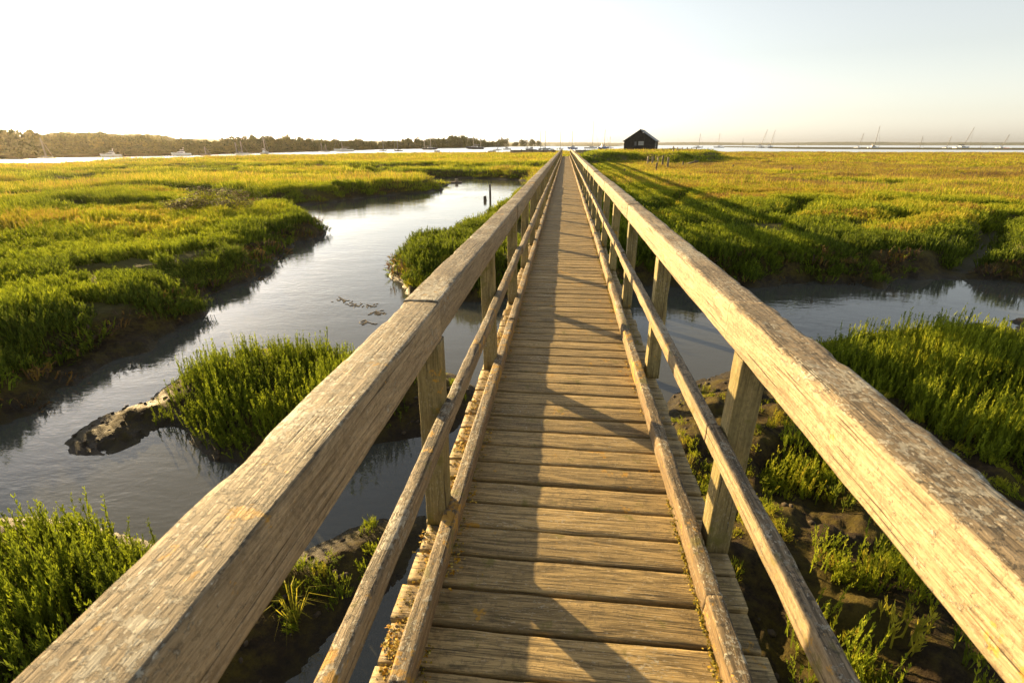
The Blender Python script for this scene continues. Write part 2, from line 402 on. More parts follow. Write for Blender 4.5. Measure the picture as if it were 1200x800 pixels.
m, nt, out = new_mat('mud_and_turf')
geo = N(nt, 'ShaderNodeNewGeometry'); P = geo.outputs['Position']
sep = N(nt, 'ShaderNodeSeparateXYZ', {0: P})
n1 = N(nt, 'ShaderNodeTexNoise', {'Vector': P, 'Scale': 2.2, 'Detail': 8.0, 'Roughness': .65}).outputs[0]
n2 = N(nt, 'ShaderNodeTexNoise', {'Vector': P, 'Scale': 13.0, 'Detail': 8.0, 'Roughness': .7}).outputs[0]
n3 = N(nt, 'ShaderNodeTexNoise', {'Vector': P, 'Scale': 46.0, 'Detail': 6.0, 'Roughness': .7}).outputs[0]
mud = mixc(nt, ramp(nt, n2, [(.32, 0), (.68, 1)]), (.015, .011, .006), (.058, .039, .020))
mud = mixc(nt, mth(nt, 'MULTIPLY', ramp(nt, mth(nt, 'ADD', mth(nt, 'MULTIPLY', n1, .6), mth(nt, 'MULTIPLY', n2, .4)), [(.44, 0), (.55, 1)]), .85), mud,
           mixc(nt, n3, (.026, .025, .005), (.13, .098, .014)))
mud = mixc(nt, ramp(nt, n3, [(.62, 0), (.68, .8)]), mud, (.02, .016, .01))
turf = mixc(nt, n2, (.035, .040, .010), (.12, .105, .025))
va = N(nt, 'ShaderNodeAttribute', attribute_name='veg')
c = mixc(nt, va.outputs['Fac'], mud, turf)
wet = ramp(nt, mth(nt, 'ADD', sep.outputs[2], mth(nt, 'MULTIPLY', mth(nt, 'SUBTRACT', n2, .5), .2)), [(.03, 1), (.16, 0)])
c = mixc(nt, mth(nt, 'MULTIPLY', wet, .6), c, (.022, .017, .011))
rg = mth(nt, 'SUBTRACT', .95, mth(nt, 'MULTIPLY', wet, .4))
hg = mth(nt, 'ADD', mth(nt, 'MULTIPLY', n2, .7), mth(nt, 'MULTIPLY', n3, .35))
bp = N(nt, 'ShaderNodeBump', {'Height': hg, 'Strength': 1.0, 'Distance': .06})
bs = N(nt, 'ShaderNodeBsdfPrincipled', {'Base Color': c, 'Roughness': rg, 'Specular IOR Level': .18, 'Normal': bp.outputs[0]})
nt.links.new(bs.outputs[0], out.inputs['Surface'])
gme.materials.append(m)
tag(link_mesh('ground', gme), 'salt marsh ground of brown mud banks cut by creeks', None, None, 'structure')

# water: one level sheet
m, nt, out = new_mat('creek_water')
geo = N(nt, 'ShaderNodeNewGeometry'); P = geo.outputs['Position']
dist = N(nt, 'ShaderNodeVectorMath', {0: P}, operation='LENGTH').outputs['Value']
mp = N(nt, 'ShaderNodeMapping', {'Vector': P, 'Rotation': (0, 0, R(-32)), 'Scale': (1.0, 2.4, 1)}).outputs[0]
wp = N(nt, 'ShaderNodeTexNoise', {'Vector': P, 'Scale': .7, 'Detail': 2.0}).outputs[1]
mp2 = N(nt, 'ShaderNodeVectorMath', {0: mp, 1: wp}, operation='ADD').outputs[0]
r1 = N(nt, 'ShaderNodeTexNoise', {'Vector': mp2, 'Scale': 5.0, 'Detail': 3.0, 'Roughness': .45}).outputs[0]
r2 = N(nt, 'ShaderNodeTexNoise', {'Vector': mp2, 'Scale': 1.3, 'Detail': 3.0}).outputs[0]
calm = N(nt, 'ShaderNodeTexNoise', {'Vector': P, 'Scale': .28, 'Detail': 3.0}).outputs[0]
amp = ramp(nt, calm, [(.38, .25), (.62, 1)])
r3 = N(nt, 'ShaderNodeTexNoise', {'Vector': mp2, 'Scale': 13.0, 'Detail': 2.0, 'Roughness': .4}).outputs[0]
r1 = mth(nt, 'ADD', r1, mth(nt, 'MULTIPLY', r3, .45))
hh = mth(nt, 'MULTIPLY', mth(nt, 'ADD', mth(nt, 'MULTIPLY', r1, .30), mth(nt, 'MULTIPLY', r2, .55)), amp)
bp = N(nt, 'ShaderNodeBump', {'Height': hh, 'Strength': .5, 'Distance': .024})
rough = N(nt, 'ShaderNodeMapRange', {'Value': dist, 1: 25.0, 2: 140.0, 3: .02, 4: .24}).outputs[0]
gl = N(nt, 'ShaderNodeBsdfGlossy', {'Color': (1, 1, 1, 1), 'Roughness': rough, 'Normal': bp.outputs[0]})
df = N(nt, 'ShaderNodeBsdfDiffuse', {'Color': (.085, .088, .076, 1)})
tr = N(nt, 'ShaderNodeBsdfTransparent', {'Color': (.62, .55, .38, 1)})
body = N(nt, 'ShaderNodeMixShader', {0: .30, 1: df.outputs[0], 2: tr.outputs[0]})
fr = N(nt, 'ShaderNodeFresnel', {'IOR': 1.42, 'Normal': bp.outputs[0]})
ms = N(nt, 'ShaderNodeMixShader', {0: fr.outputs[0], 1: body.outputs[0], 2: gl.outputs[0]})
nt.links.new(ms.outputs[0], out.inputs['Surface'])
wr = np.array([.01, 8, 30, 120, 500, 1500, 3500]); wn = 48
V = [(0, 0, 0)]; Fc = []
for k, rr in enumerate(wr):
    for i in range(wn): V.append((rr*math.cos(2*math.pi*i/wn), rr*math.sin(2*math.pi*i/wn), 0))
for i in range(wn):
    Fc.append((0, 1+i, 1+(i+1) % wn))
    for k in range(len(wr)-1): Fc.append((1+k*wn+i, 1+(k+1)*wn+i, 1+(k+1)*wn+(i+1) % wn, 1+k*wn+(i+1) % wn))
tag(link_mesh('water', np_mesh('water', V, Fc, m)), 'calm tidal creek and river water', None, None, 'structure')

# low land across the estuary, a real ridge with depth
m, nt, out = new_mat('far_land')
geo = N(nt, 'ShaderNodeNewGeometry')
n1 = N(nt, 'ShaderNodeTexNoise', {'Vector': N(nt, 'ShaderNodeMapping', {'Vector': geo.outputs['Position'], 'Scale': (.02, .02, .3)}).outputs[0], 'Scale': 1.0, 'Detail': 6.0}).outputs[0]
c = mixc(nt, ramp(nt, n1, [(.4, 0), (.62, 1)]), (.045, .058, .04), (.12, .12, .07))
nt.links.new(N(nt, 'ShaderNodeBsdfPrincipled', {'Base Color': c, 'Roughness': 1.0}).outputs[0], out.inputs['Surface'])
def far_ridge(name, r0, depth, a0, a1, h0, label, s):
    na, nd = 700, 9
    A = np.radians(np.linspace(a0, a1, na)); V = []; Fc = []
    for j in range(nd):
        u = j/(nd-1); rr = r0+depth*u
        prof = math.sin(math.pi*min(u*1.15, 1.0)*.5 if u < .87 else math.pi*(1-u)/.13*.5)
        hx = h0*(1+.22*fbm(A*9, A*0+j*.2, o=3, s=s)) + h0*.13*np.abs(fbm(A*260, A*0+j*3.1, o=3, s=s+5))
        end = np.clip((A-A[0])/.04, 0, 1)*np.clip((A[-1]-A)/.04, 0, 1)
        z = hx*prof*sstep(end) - .3
        for i in range(na): V.append((rr*math.sin(A[i]-YAW), rr*math.cos(A[i]-YAW), z[i]))
    for j in range(nd-1):
        for i in range(na-1): Fc.append((j*na+i, j*na+i+1, (j+1)*na+i+1, (j+1)*na+i))
    return tag(link_mesh(name, np_mesh(name, V, Fc, m, True)), label, None, None, 'structure')
far_ridge('far_shore', 2300, 700, -12, 75, 11.5, 'low wooded land along the horizon across the estuary', 81)
far_ridge('far_meadow', 900, 160, 3, 13, 2.0, 'pale low meadow spit across the river behind the hut', 85)

# ------------------------------------------------------------------ vegetation
def leaf_mat(name, stops, trans=.42, rnd=.25, base=0.0):
    m, nt, out = new_mat(name)
    ti = N(nt, 'ShaderNodeAttribute', attribute_name='tint', attribute_type='INSTANCER')
    rn = N(nt, 'ShaderNodeAttribute', attribute_name='rnd', attribute_type='GEOMETRY')
    tt = mth(nt, 'ADD', mth(nt, 'ADD', ti.outputs['Fac'], base), mth(nt, 'MULTIPLY', mth(nt, 'SUBTRACT', rn.outputs['Fac'], .5), rnd))
    c = ramp(nt, tt, stops)
    hv = N(nt, 'ShaderNodeHueSaturation', {'Color': c, 'Value': mth(nt, 'ADD', .72, mth(nt, 'MULTIPLY', rn.outputs['Fac'], .56))})
    d = N(nt, 'ShaderNodeBsdfPrincipled', {'Base Color': hv.outputs[0], 'Roughness': .7, 'Specular IOR Level': .15})
    t = N(nt, 'ShaderNodeBsdfTranslucent', {'Color': hv.outputs[0]})
    nt.links.new(N(nt, 'ShaderNodeMixShader', {0: trans, 1: d.outputs[0], 2: t.outputs[0]}).outputs[0], out.inputs['Surface'])
    return m
GRASS = [(0, (.075, .105, .012)), (.3, (.185, .23, .014)), (.55, (.30, .32, .020)), (.75, (.38, .30, .034)), (.88, (.27, .155, .04)), (1, (.07, .05, .032))]
GLASSW = leaf_mat('glasswort_green', GRASS)
FARG = leaf_mat('marsh_green', GRASS, .45, .3)
TREEL = leaf_mat('tree_leaves', [(0, (.022, .040, .008)), (.5, (.042, .062, .012)), (1, (.10, .105, .02))], .25, .6)

class MB:
    def __init__(s): s.v = []; s.f = []; s.r = []
    def spike(s, p0, p1, p2, r0, r1, rnd, sides=3):
        """a bent tapered stem through three points"""
        base = len(s.v); a = Vector(p2)-Vector(p0)
        u = a.cross(Vector((random.random()-.5, random.random()-.5, .15))).normalized()
        for p, r in ((p0, r0), (p1, (r0+r1)*.6)):
            s.v += [Vector(p)-u*(r*1.25), Vector(p)+u*(r*1.25)]; s.r += [rnd]*2
        s.v.append(Vector(p2)); s.r.append(rnd)
        s.f += [(base, base+1, base+3, base+2), (base+2, base+3, base+4)]
    def blade(s, p0, p1, p2, wd, rnd):
        base = len(s.v); a = Vector(p2)-Vector(p0)
        u = a.cross(Vector((random.random()-.5, random.random()-.5, .1))).normalized()*wd*.5
        for p, k in ((p0, .8), (p1, 1)):
            s.v += [Vector(p)-u*k, Vector(p)+u*k]; s.r += [rnd]*2
        s.v.append(Vector(p2)); s.r.append(rnd)
        s.f += [(base, base+1, base+3, base+2), (base+2, base+3, base+4)]
    def quad(s, c, n, sz, rnd):
        base = len(s.v); n = Vector(n).normalized()
        u = n.cross(Vector((random.random()-.5, random.random()-.5, random.random()-.5))).normalized(); w_ = n.cross(u)
        for a_, b_ in ((-1, -.15), (-.1, -.8), (1, .1), (.15, .75)):
            s.v.append(Vector(c)+u*(a_*sz)+w_*(b_*sz)); s.r.append(rnd)
        s.f.append((base, base+1, base+2, base+3))
    def mesh(s, name, mat):
        me = bpy.data.meshes.new(name); me.from_pydata(s.v, [], s.f); me.materials.append(mat)
        at_ = me.attributes.new('rnd', 'FLOAT', 'POINT'); at_.data.foreach_set('value', np.array(s.r, np.float32))
        return me

def tuft_fine(n, rad, h0, h1, r, nb):
    b = MB()
    for i in range(n):
        t = random.random()*6.28; q = rad*math.sqrt(random.random())
        x, y = q*math.cos(t), q*math.sin(t); h = random.uniform(h0, h1)*(1-.35*(q/rad)**2)
        lx, ly = x*.45+random.gauss(0, .025), y*.45+random.gauss(0, .025)
        rn = random.random()
        p0, p1, p2 = (x, y, -.03), (x+lx*.3, y+ly*.3, h*.55), (x+lx, y+ly, h)
        b.spike(p0, p1, p2, r*1.1, r*.6, rn)
        for k in range(nb):
            u = random.uniform(.25, .9)
            px, py, pz = x+lx*u*.7, y+ly*u*.7, h*u
            a = random.random()*6.28; L = random.uniform(.045, .10)*(1.15-u*.5)
            dx, dy = math.cos(a)*L*.38, math.sin(a)*L*.38
            b.spike((px, py, pz), (px+dx*.75, py+dy*.75, pz+L*.5), (px+dx, py+dy, pz+L), r*.75, r*.65, min(1, rn+random.uniform(-.15, .25)))
    return b
def frond_tuft():
    # upright bottlebrush shoots, each with short ascending side shoots all the way up
    b = MB()
    for i in range(random.randint(7, 11)):
        t = random.random()*6.28; q = .12*math.sqrt(random.random())
        x, y = q*math.cos(t), q*math.sin(t); h = random.choice((random.uniform(.14, .30), random.uniform(.26, .48)))
        lx, ly = x*.35+random.gauss(0, .035), y*.35+random.gauss(0, .035); rn = random.random()
        b.spike((x, y, -.05), (x+lx*.4, y+ly*.4, h*.55), (x+lx, y+ly, h), .0045, .003, rn*.6)
        for k in range(int(h*78)):
            u = random.uniform(.12, .97)
            px, py, pz = x+lx*u*.85, y+ly*u*.85, h*u
            a = random.random()*6.28; L = random.uniform(.030, .066)*(1.25-.75*u)
            dx, dy = math.cos(a)*L*.34, math.sin(a)*L*.34
            b.spike((px, py, pz), (px+dx*.8, py+dy*.8, pz+L*.45), (px+dx, py+dy, pz+L), .0023, .0019, min(1, max(0, rn+random.uniform(-.15, .15)+.25*(u-.4))))
    return b
def tuft_blade(n, rad, h0, h1, wd):
    b = MB()
    for i in range(n):
        t = random.random()*6.28; q = rad*math.sqrt(random.random())
        x, y = q*math.cos(t), q*math.sin(t); h = random.uniform(h0, h1)
        lx, ly = x*.25+random.gauss(0, .05), y*.25+random.gauss(0, .05)
        b.blade((x, y, -.05), (x+lx*.35, y+ly*.35, h*.6), (x+lx, y+ly, h), wd*random.uniform(.6, 1.2), random.random())
    for i in range(n//9):       # a few taller flowering stalks
        t = random.random()*6.28; q = rad*math.sqrt(random.random()); x, y = q*math.cos(t), q*math.sin(t); h = h1*random.uniform(1.1, 1.5)
        b.blade((x, y, 0), (x+.02, y, h*.6), (x+random.gauss(0, .06), y+random.gauss(0, .06), h), wd*.6, 1.6)
    return b

def crown_mesh(nq, sz, name, lob=7):
    b = MB()
    blobs = [(Vector((0, 0, .55)), .62)]
    for i in range(lob):
        a = random.random()*6.28; q = random.uniform(.35, .62)
        blobs.append((Vector((q*math.cos(a), q*math.sin(a), random.uniform(.25, .95))), random.uniform(.26, .46)))
    for i in range(nq):
        c, r_ = random.choices(blobs, weights=[q[1]**2 for q in blobs])[0]
        d = Vector((random.gauss(0, 1), random.gauss(0, 1), random.gauss(0, 1))).normalized()
        pp = c+d*r_*random.uniform(.82, 1.06)
        if pp.z < 0: pp.z *= .3
        b.quad(pp, d+Vector((random.gauss(0, .5), random.gauss(0, .5), random.gauss(0, .5))), sz*random.uniform(.6, 1.3), random.random())
    return b

def proto_coll(name, meshes):
    c = bpy.data.collections.new(name)
    for i, me in enumerate(meshes):
        c.objects.link(bpy.data.objects.new('%s_%02d' % (name, i), me))
    return c
NF = 7
C_FINE = proto_coll('fine_tuft', [tuft_fine(24, .15, .20, .44, .0044, 8).mesh('fine_tuft', GLASSW) for _ in range(NF)])
C_FRND = proto_coll('frond_tuft', [frond_tuft().mesh('frond_tuft', GLASSW) for _ in range(NF)])
C_MID = proto_coll('mid_tuft', [tuft_fine(26, .26, .18, .42, .0080, 4).mesh('mid_tuft', GLASSW) for _ in range(NF)])
C_FAR = proto_coll('far_tuft', [tuft_blade(34, .55, .14, .40, .030).mesh('far_tuft', FARG) for _ in range(NF)])
C_XFAR = proto_coll('wide_tuft', [tuft_blade(46, 1.3, .12, .42, .075).mesh('wide_tuft', FARG) for _ in range(NF)])

def gn_scatter(name, coll):
    g = bpy.data.node_groups.new(name, 'GeometryNodeTree')
    g.interface.new_socket('Geometry', in_out='INPUT', socket_type='NodeSocketGeometry')
    g.interface.new_socket('Geometry', in_out='OUTPUT', socket_type='NodeSocketGeometry')
    gi_ = g.nodes.new('NodeGroupInput'); go = g.nodes.new('NodeGroupOutput')
    ci = g.nodes.new('GeometryNodeCollectionInfo'); ci.inputs['Collection'].default_value = coll
    ci.inputs['Separate Children'].default_value = True; ci.inputs['Reset Children'].default_value = True
    ip = g.nodes.new('GeometryNodeInstanceOnPoints'); ip.inputs['Pick Instance'].default_value = True
    def attr(nm, tp):
        n = g.nodes.new('GeometryNodeInputNamedAttribute'); n.data_type = tp; n.inputs['Name'].default_value = nm
        return n.outputs[0]
    g.links.new(gi_.outputs[0], ip.inputs['Points']); g.links.new(ci.outputs[0], ip.inputs['Instance'])
    g.links.new(attr('pick', 'INT'), ip.inputs['Instance Index'])
    g.links.new(attr('rot', 'FLOAT_VECTOR'), ip.inputs['Rotation'])
    g.links.new(attr('scl', 'FLOAT_VECTOR'), ip.inputs['Scale'])
    g.links.new(ip.outputs[0], go.inputs[0])
    return g

def scatter(name, P3, rot, scl, tint, coll, label, mod=NF, parent=None):
    n = len(P3)
    me = bpy.data.meshes.new(name); me.vertices.add(n); me.vertices.foreach_set('co', np.asarray(P3, np.float32).ravel())
    a = me.attributes.new('pick', 'INT', 'POINT'); a.data.foreach_set('value', rng.integers(0, mod, n).astype(np.int32))
    a = me.attributes.new('rot', 'FLOAT_VECTOR', 'POINT'); a.data.foreach_set('vector', np.asarray(rot, np.float32).ravel())
    a = me.attributes.new('scl', 'FLOAT_VECTOR', 'POINT'); a.data.foreach_set('vector', np.asarray(scl, np.float32).ravel())
    a = me.attributes.new('tint', 'FLOAT', 'POINT'); a.data.foreach_set('value', np.asarray(tint, np.float32))
    o = link_mesh(name, me, parent)
    md = o.modifiers.new('scatter', 'NODES'); md.node_group = gn_scatter(name, coll)
    tag(o, label, None, None, 'stuff')
    print('scatter', name, n)
    return o

def wedge(r0, r1, dens, amax=60):
    """random points in the ring r0..r1 in front of the camera"""
    n = int(dens*(r1*r1-r0*r0)*R(amax))
    r = np.sqrt(rng.uniform(r0*r0, r1*r1, n)); t = np.radians(rng.uniform(-amax, amax, n))-YAW
    return np.stack([r*np.sin(t), r*np.cos(t)], 1)

def tint_at(x, y, sA, cn, sK):
    r = np.hypot(x, y)
    big = fbm(x*.05, y*.05, o=3, s=101); med = fbm(x*.35, y*.35, o=3, s=103)
    right = sstep((x-2-.05*y)/6)
    base = .30 + .10*sstep((r-10)/25)
    gold = right*sstep((r-13)/22)*.22 + (1-right)*sstep((r-10)/20)*.10
    t = base + gold + .14*big + .14*med
    rust = sstep((fbm(x*.33, y*.45, o=4, s=107)-.34)/.3)*sstep((r-13)/10)
    t = np.where(rust > .4, np.maximum(t, .60+.26*rust*(.4+.6*right)), t)
    t = t - .42*np.exp(-((sK+.6)/2.2)**2)*(y < HUTP[1]-4)  # shaded near side of the hut bank, painted into the plant tint
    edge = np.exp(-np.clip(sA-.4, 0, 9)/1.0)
    t = t - .26*edge - .30*np.exp(-np.clip(cn, 0, 9)**2)  # greener plants at edges; creek term also paints shade of the bank faces
    return np.clip(t + rng.normal(0, .06, len(x)), 0.02, 1)

def place(P, keep, hs, sz0, sz1, tint, lean=.12):
    n = keep.sum(); p = P[keep]
    z, _ = land(p)
    rot = np.stack([rng.normal(0, lean, n), rng.normal(0, lean, n), rng.uniform(0, 6.28, n)], 1)
    s = rng.uniform(sz0, sz1, n)
    scl = np.stack([s, s, s*hs[keep]], 1)
    return np.column_stack([p, z-.01]), rot, scl, tint[keep]

def in_bridge(P, m_=.15): return (P[:, 0] > -.62-m_) & (P[:, 0] < .8+m_) & (P[:, 1] < 75)

# the open marsh, four densities by distance
def marsh_band(r0, r1, dens, coll, nm, label, s0, s1):
    P = wedge(r0, r1, dens); z, g = land(P)
    x, y = P[:, 0], P[:, 1]
    thr = np.where(x < 0, np.where(g['r'] < 14, .22, .12), .16)+.20*fbm(x*1.7, y*1.7, o=3, s=111) + .06
    gap = (fbm(x*.8, y*.8, o=3, s=115) < -.62) | (fbm(x*2.6, y*2.6, o=2, s=116) < -.55)
    low = z < np.where(g['r'] < 60, np.where(x < 0, .07, .14), .10)
    k = (g['A'] > thr) & ~gap & ~low & ~in_bridge(P)
    k &= ~((np.abs(x-HUTP[0]-1) < 4.6) & (y > HUTP[1]-1.5) & (y < HUTP[1]+10))
    hs = (.85+.35*fbm(x*.5, y*.5, o=3, s=117))*np.clip(.55+.5*(g['A']-thr)/.5, .55, 1.0)*(1+.0*r0)
    hs = np.clip(hs*rng.uniform(.75, 1.25, len(x)), .3, 1.6)
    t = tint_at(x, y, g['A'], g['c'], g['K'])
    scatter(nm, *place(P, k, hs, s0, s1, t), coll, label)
marsh_band(3, 15, 62, C_FINE, 'marsh_grass', 'green samphire and grass along the nearest marsh banks beside both creeks', .8, 1.25)
marsh_band(15, 32, 32, C_MID, 'marsh_grass', 'yellow green marsh grass in the middle distance beyond the creek bends', .65, 1.0)
marsh_band(32, 80, 15.0, C_FAR, 'marsh_grass', 'gold and green marsh grass spreading past the old stakes', .50, .85)
marsh_band(80, 290, 2.2, C_XFAR, 'marsh_grass', 'strip of far golden marsh grass in front of the boats', .5, .85)

def clump(nm, label, plant_px, z0, dens, r0, r1, base_t, hsc):
    Q = poly(plant_px, z0); P = wedge(r0, r1, dens, 65)
    sdq = sdist(P, Q); x, y = P[:, 0], P[:, 1]
    e = sdq + .10*fbm(x*2.2, y*2.2, o=3, s=121)
    z, g = land(P)
    k = (e > 0) & (z > .03) & ~in_bridge(P, -.1)
    hs = np.clip((.8+.3*fbm(x*1.4, y*1.4, o=3, s=123))*(.6+.5*sstep(e/.35))*hsc, .3, 1.5)
    t = base_t + .12*fbm(x*1.2, y*1.2, o=3, s=125) + rng.normal(0, .05, len(x))
    scatter(nm, *place(P, k, hs, .85, 1.2, np.clip(t, .02, .7), .07), C_FRND, label)
clump('glasswort_clump', 'dense dark green glasswort clump on the small mud island left of the bridge',
      [(192, 478), (205, 452), (250, 430), (330, 416), (395, 420), (440, 436), (490, 446), (485, 470), (420, 500), (330, 515), (250, 512), (215, 495)], .2, 66, 2.5, 9, .20, .98)
clump('glasswort_clump', 'green glasswort clump in the near left corner beside the handrail',
      [(-400, 660), (0, 620), (100, 614), (195, 642), (250, 690), (250, 760), (180, 900), (-400, 1300)], .2, 66, .8, 6, .22, 1.0)
clump('glasswort_clump', 'tall bright green glasswort clump right of the bridge across the dark channel',
      [(915, 432), (960, 418), (1000, 406), (1090, 396), (1150, 402), (1300, 430), (1600, 540), (1300, 590), (1190, 560), (1120, 535), (1040, 482), (960, 450)], .2, 66, 3, 14, .26, 1.15)
# creeping algae sprouts on the bare mud
def sprouts(nm, label, Q, r0, r1, dens, thr, tint, s0, s1):
    P = wedge(r0, r1, dens, 65); z, g = land(P); x, y = P[:, 0], P[:, 1]
    k = (sdist(P, Q) > .12) & (z > .07) & (fbm(x*1.3, y*1.3, o=3, s=131) > thr) & ~in_bridge(P, -.05)
    hs = rng.uniform(.35, .95, len(x))
    t = np.clip(tint+.12*fbm(x*2, y*2, o=2, s=133)+rng.normal(0, .08, len(x)), 0, .9)
    scatter(nm, *place(P, k, hs, s0, s1, t, .3), C_FINE, label)
sprouts('ground_cover', 'low samphire sprouts dotted over brown mud right of the bridge', NEARR, 1, 9, 75, .08, .52, .16, .42)
Q = poly([(880, 540), (960, 520), (1040, 590), (1230, 680), (1300, 1100), (960, 1000), (930, 700)], .2)
P = wedge(1.2, 6, 60, 65); z, g = land(P); x, y = P[:, 0], P[:, 1]
k = (sdist(P, Q) > 0) & (z > .05) & (fbm(x*1.9, y*1.9, o=3, s=141) > .14) & ~in_bridge(P, .05)
scatter('ground_cover', *place(P, k, rng.uniform(.5, 1.0, len(x)), .7, 1.0, np.clip(rng.normal(.42, .1, len(x)), .1, .7), .12), C_FRND, 'sunlit samphire fronds on the mud at the lower right under the handrail')
sprouts('ground_cover', 'low weed sprouts on the dark mud below the left handrail', NEARL, 1, 6, 70, -.12, .2, .22, .5)
P = wedge(2.5, 34, 14, 62); z, g = land(P); x, y = P[:, 0], P[:, 1]
k = (g['A'] > .02) & (g['A'] < .75) & (z > .02) & (fbm(x*1.1, y*1.1, o=3, s=151) > -.25) & ~in_bridge(P, .05)
scatter('ground_cover', *place(P, k, rng.uniform(.2, .6, len(x)), .6, 1.2, np.where(rng.random(len(x)) < .55, rng.normal(.97, .03, len(x)), rng.normal(.12, .08, len(x))).clip(.02, 1), .35), C_MID, 'dark weed trailing down the mud banks of the marsh creeks')
sprouts('ground_cover', 'low weed on the muddy rim of the small island', ISLE, 2, 9, 40, .0, .3, .2, .5)
sprouts('ground_cover', 'ochre weed on the tip of the green bank left of the bridge', poly([(458, 330), (466, 312), (490, 296), (530, 300), (575, 330), (575, 372), (535, 370), (480, 345)]), 6, 20, 60, -.4, .62, .4, .8)

# single plants one can point at
def plant(x, y, label, b, tint, s=1.0, z0=.15, name='glasswort_plant', grp=None):
    p = at(x, y, z0); z, _ = land(np.array([[p[0], p[1]]]))
    o = link_mesh(name, b.mesh(name, PLANTM[tint]), None, (p[0], p[1], float(z[0])-.01), (0, 0, random.random()*6))
    o.scale = (s, s, s)
    return tag(o, label, 'plant', grp)
PLANTM = {}
for nm, cset in (('green', [(0, (.06, .10, .012)), (1, (.19, .21, .02))]), ('yellow', [(0, (.14, .16, .015)), (1, (.34, .30, .03))])):
    PLANTM[nm] = leaf_mat('plant_'+nm, cset, .42, .9, .5)
def sedge():
    b = MB()
    for i in range(46):
        a = random.random()*6.28; L = random.uniform(.12, .36); lean = random.uniform(.25, 1.0)
        x, y = math.cos(a), math.sin(a)
        b.blade((x*.015, y*.015, -.02), (x*L*lean*.45, y*L*lean*.45, L*.75), (x*L*lean*1.1, y*L*lean*1.1, L*(1.05-.75*lean)+.03), .007, random.random())
    return b
plant(345, 727, 'arching yellow tipped grass tuft on dark mud under the left handrail', sedge(), 'yellow', .85, .1, 'sedge_tuft')
for (x, y, s, tt, lb) in [
    (398, 676, .55, 'green', 'small upright glasswort plant on mud between left handrail and midrail'),
    (374, 664, .45, 'yellow', 'tiny yellow green glasswort sprig at the left mud edge behind the grass tuft'),
    (945, 560, .75, 'green', 'upright glasswort sprig on mud just right of the nearest right post'),
    (985, 590, .8, 'green', 'bushy glasswort sprig below the right handrail on brown mud'),
    (1018, 690, .7, 'yellow', 'tall thin glasswort sprig standing alone on sunlit mud'),
    (985, 690, .42, 'yellow', 'smallest glasswort sprig on bare mud beside the right midrail'),
    (1040, 655, .7, 'green', 'leaning glasswort sprig against the lower edge of the right handrail'),
    (1050, 765, .95, 'yellow', 'wide yellow green glasswort bush at the lower right near the handrail'),
    (1120, 790, .9, 'green', 'dark glasswort bush in the bottom right corner under the handrail'),
    (1010, 800, .7, 'yellow', 'glasswort sprig at the bottom edge beside the right midrail')]:
    plant(x, y, lb, tuft_fine(16, .12, .2, .36, .0045, 8), tt, s, .2)
PLANTM['brown'] = leaf_mat('brown_plant', [(0, (.045, .042, .016)), (1, (.14, .115, .045))], .3, .9, .5)
for (x, y, s, lb) in [(262, 242, 1.3, 'round brown sea purslane bush on the left marsh beside the creek mouth'), (276, 248, .9, 'smaller brown bush in front of the round brown one'),
                      (222, 250, 1.0, 'flat reddish brown bush on the left marsh'), (1144, 212, 1.2, 'dark low bush alone in the golden right marsh'), (1186, 398, .28, 'red brown plant on the mud at the right edge behind the clump')]:
    o = plant(x, y, lb, crown_mesh(1500, .036, 'purslane_bush', 9), 'brown', s, .6, 'purslane_bush'); o.scale = (s, s, s*.42)

# floating weed
bm = bmesh.new()
for i in range(90):
    cx, cy = random.choice([(430, 358), (442, 366), (415, 357), (400, 352), (428, 377)])
    p = at(cx+random.gauss(0, 5), cy+random.gauss(0, 1.6), .006)
    bm_box(bm, (p[0], p[1], .006), (random.uniform(.02, .09), random.uniform(.008, .02), .008), Euler((0, 0, random.random()*3)))
tag(link_mesh('floating_weed', bm_mesh('floating_weed', bm, simple_mat('weed', (.07, .05, .025), .6))), 'scraps of brown weed floating on the creek left of the bridge', None, None, 'stuff')
# broken shell and seaweed crumbs on the mud
P = np.concatenate([wedge(1.2, 9, 60, 65)]); z, g = land(P)
k = (z > .01) & (z < .22) & (np.maximum.reduce([g['B'], g['C'], g['D']]) > .02)
bm = bmesh.new()
for (px, py), pz in zip(P[k][:900], z[k][:900]):
    s = random.uniform(.008, .035)
    bmesh.ops.create_icosphere(bm, subdivisions=1, radius=s, matrix=Matrix.Translation((px, py, pz+s*.2)) @ Matrix.Rotation(random.random()*6, 4, 'Z') @ Matrix.Diagonal((1, random.uniform(.5, 1), random.uniform(.35, .7), 1)))
tag(link_mesh('mud_lumps', bm_mesh('mud_lumps', bm, simple_mat('mud_lump', (.05, .037, .022), 1.0, 0, .4, 30), True)), 'lumps of mud and shell scattered along the near waterline', None, None, 'stuff')

# ------------------------------------------------------------------ the footbridge
bridge = tag(empty('footbridge', (0, 0, 0)), 'long straight weathered timber footbridge with handrails crossing the marsh creeks', 'footbridge')

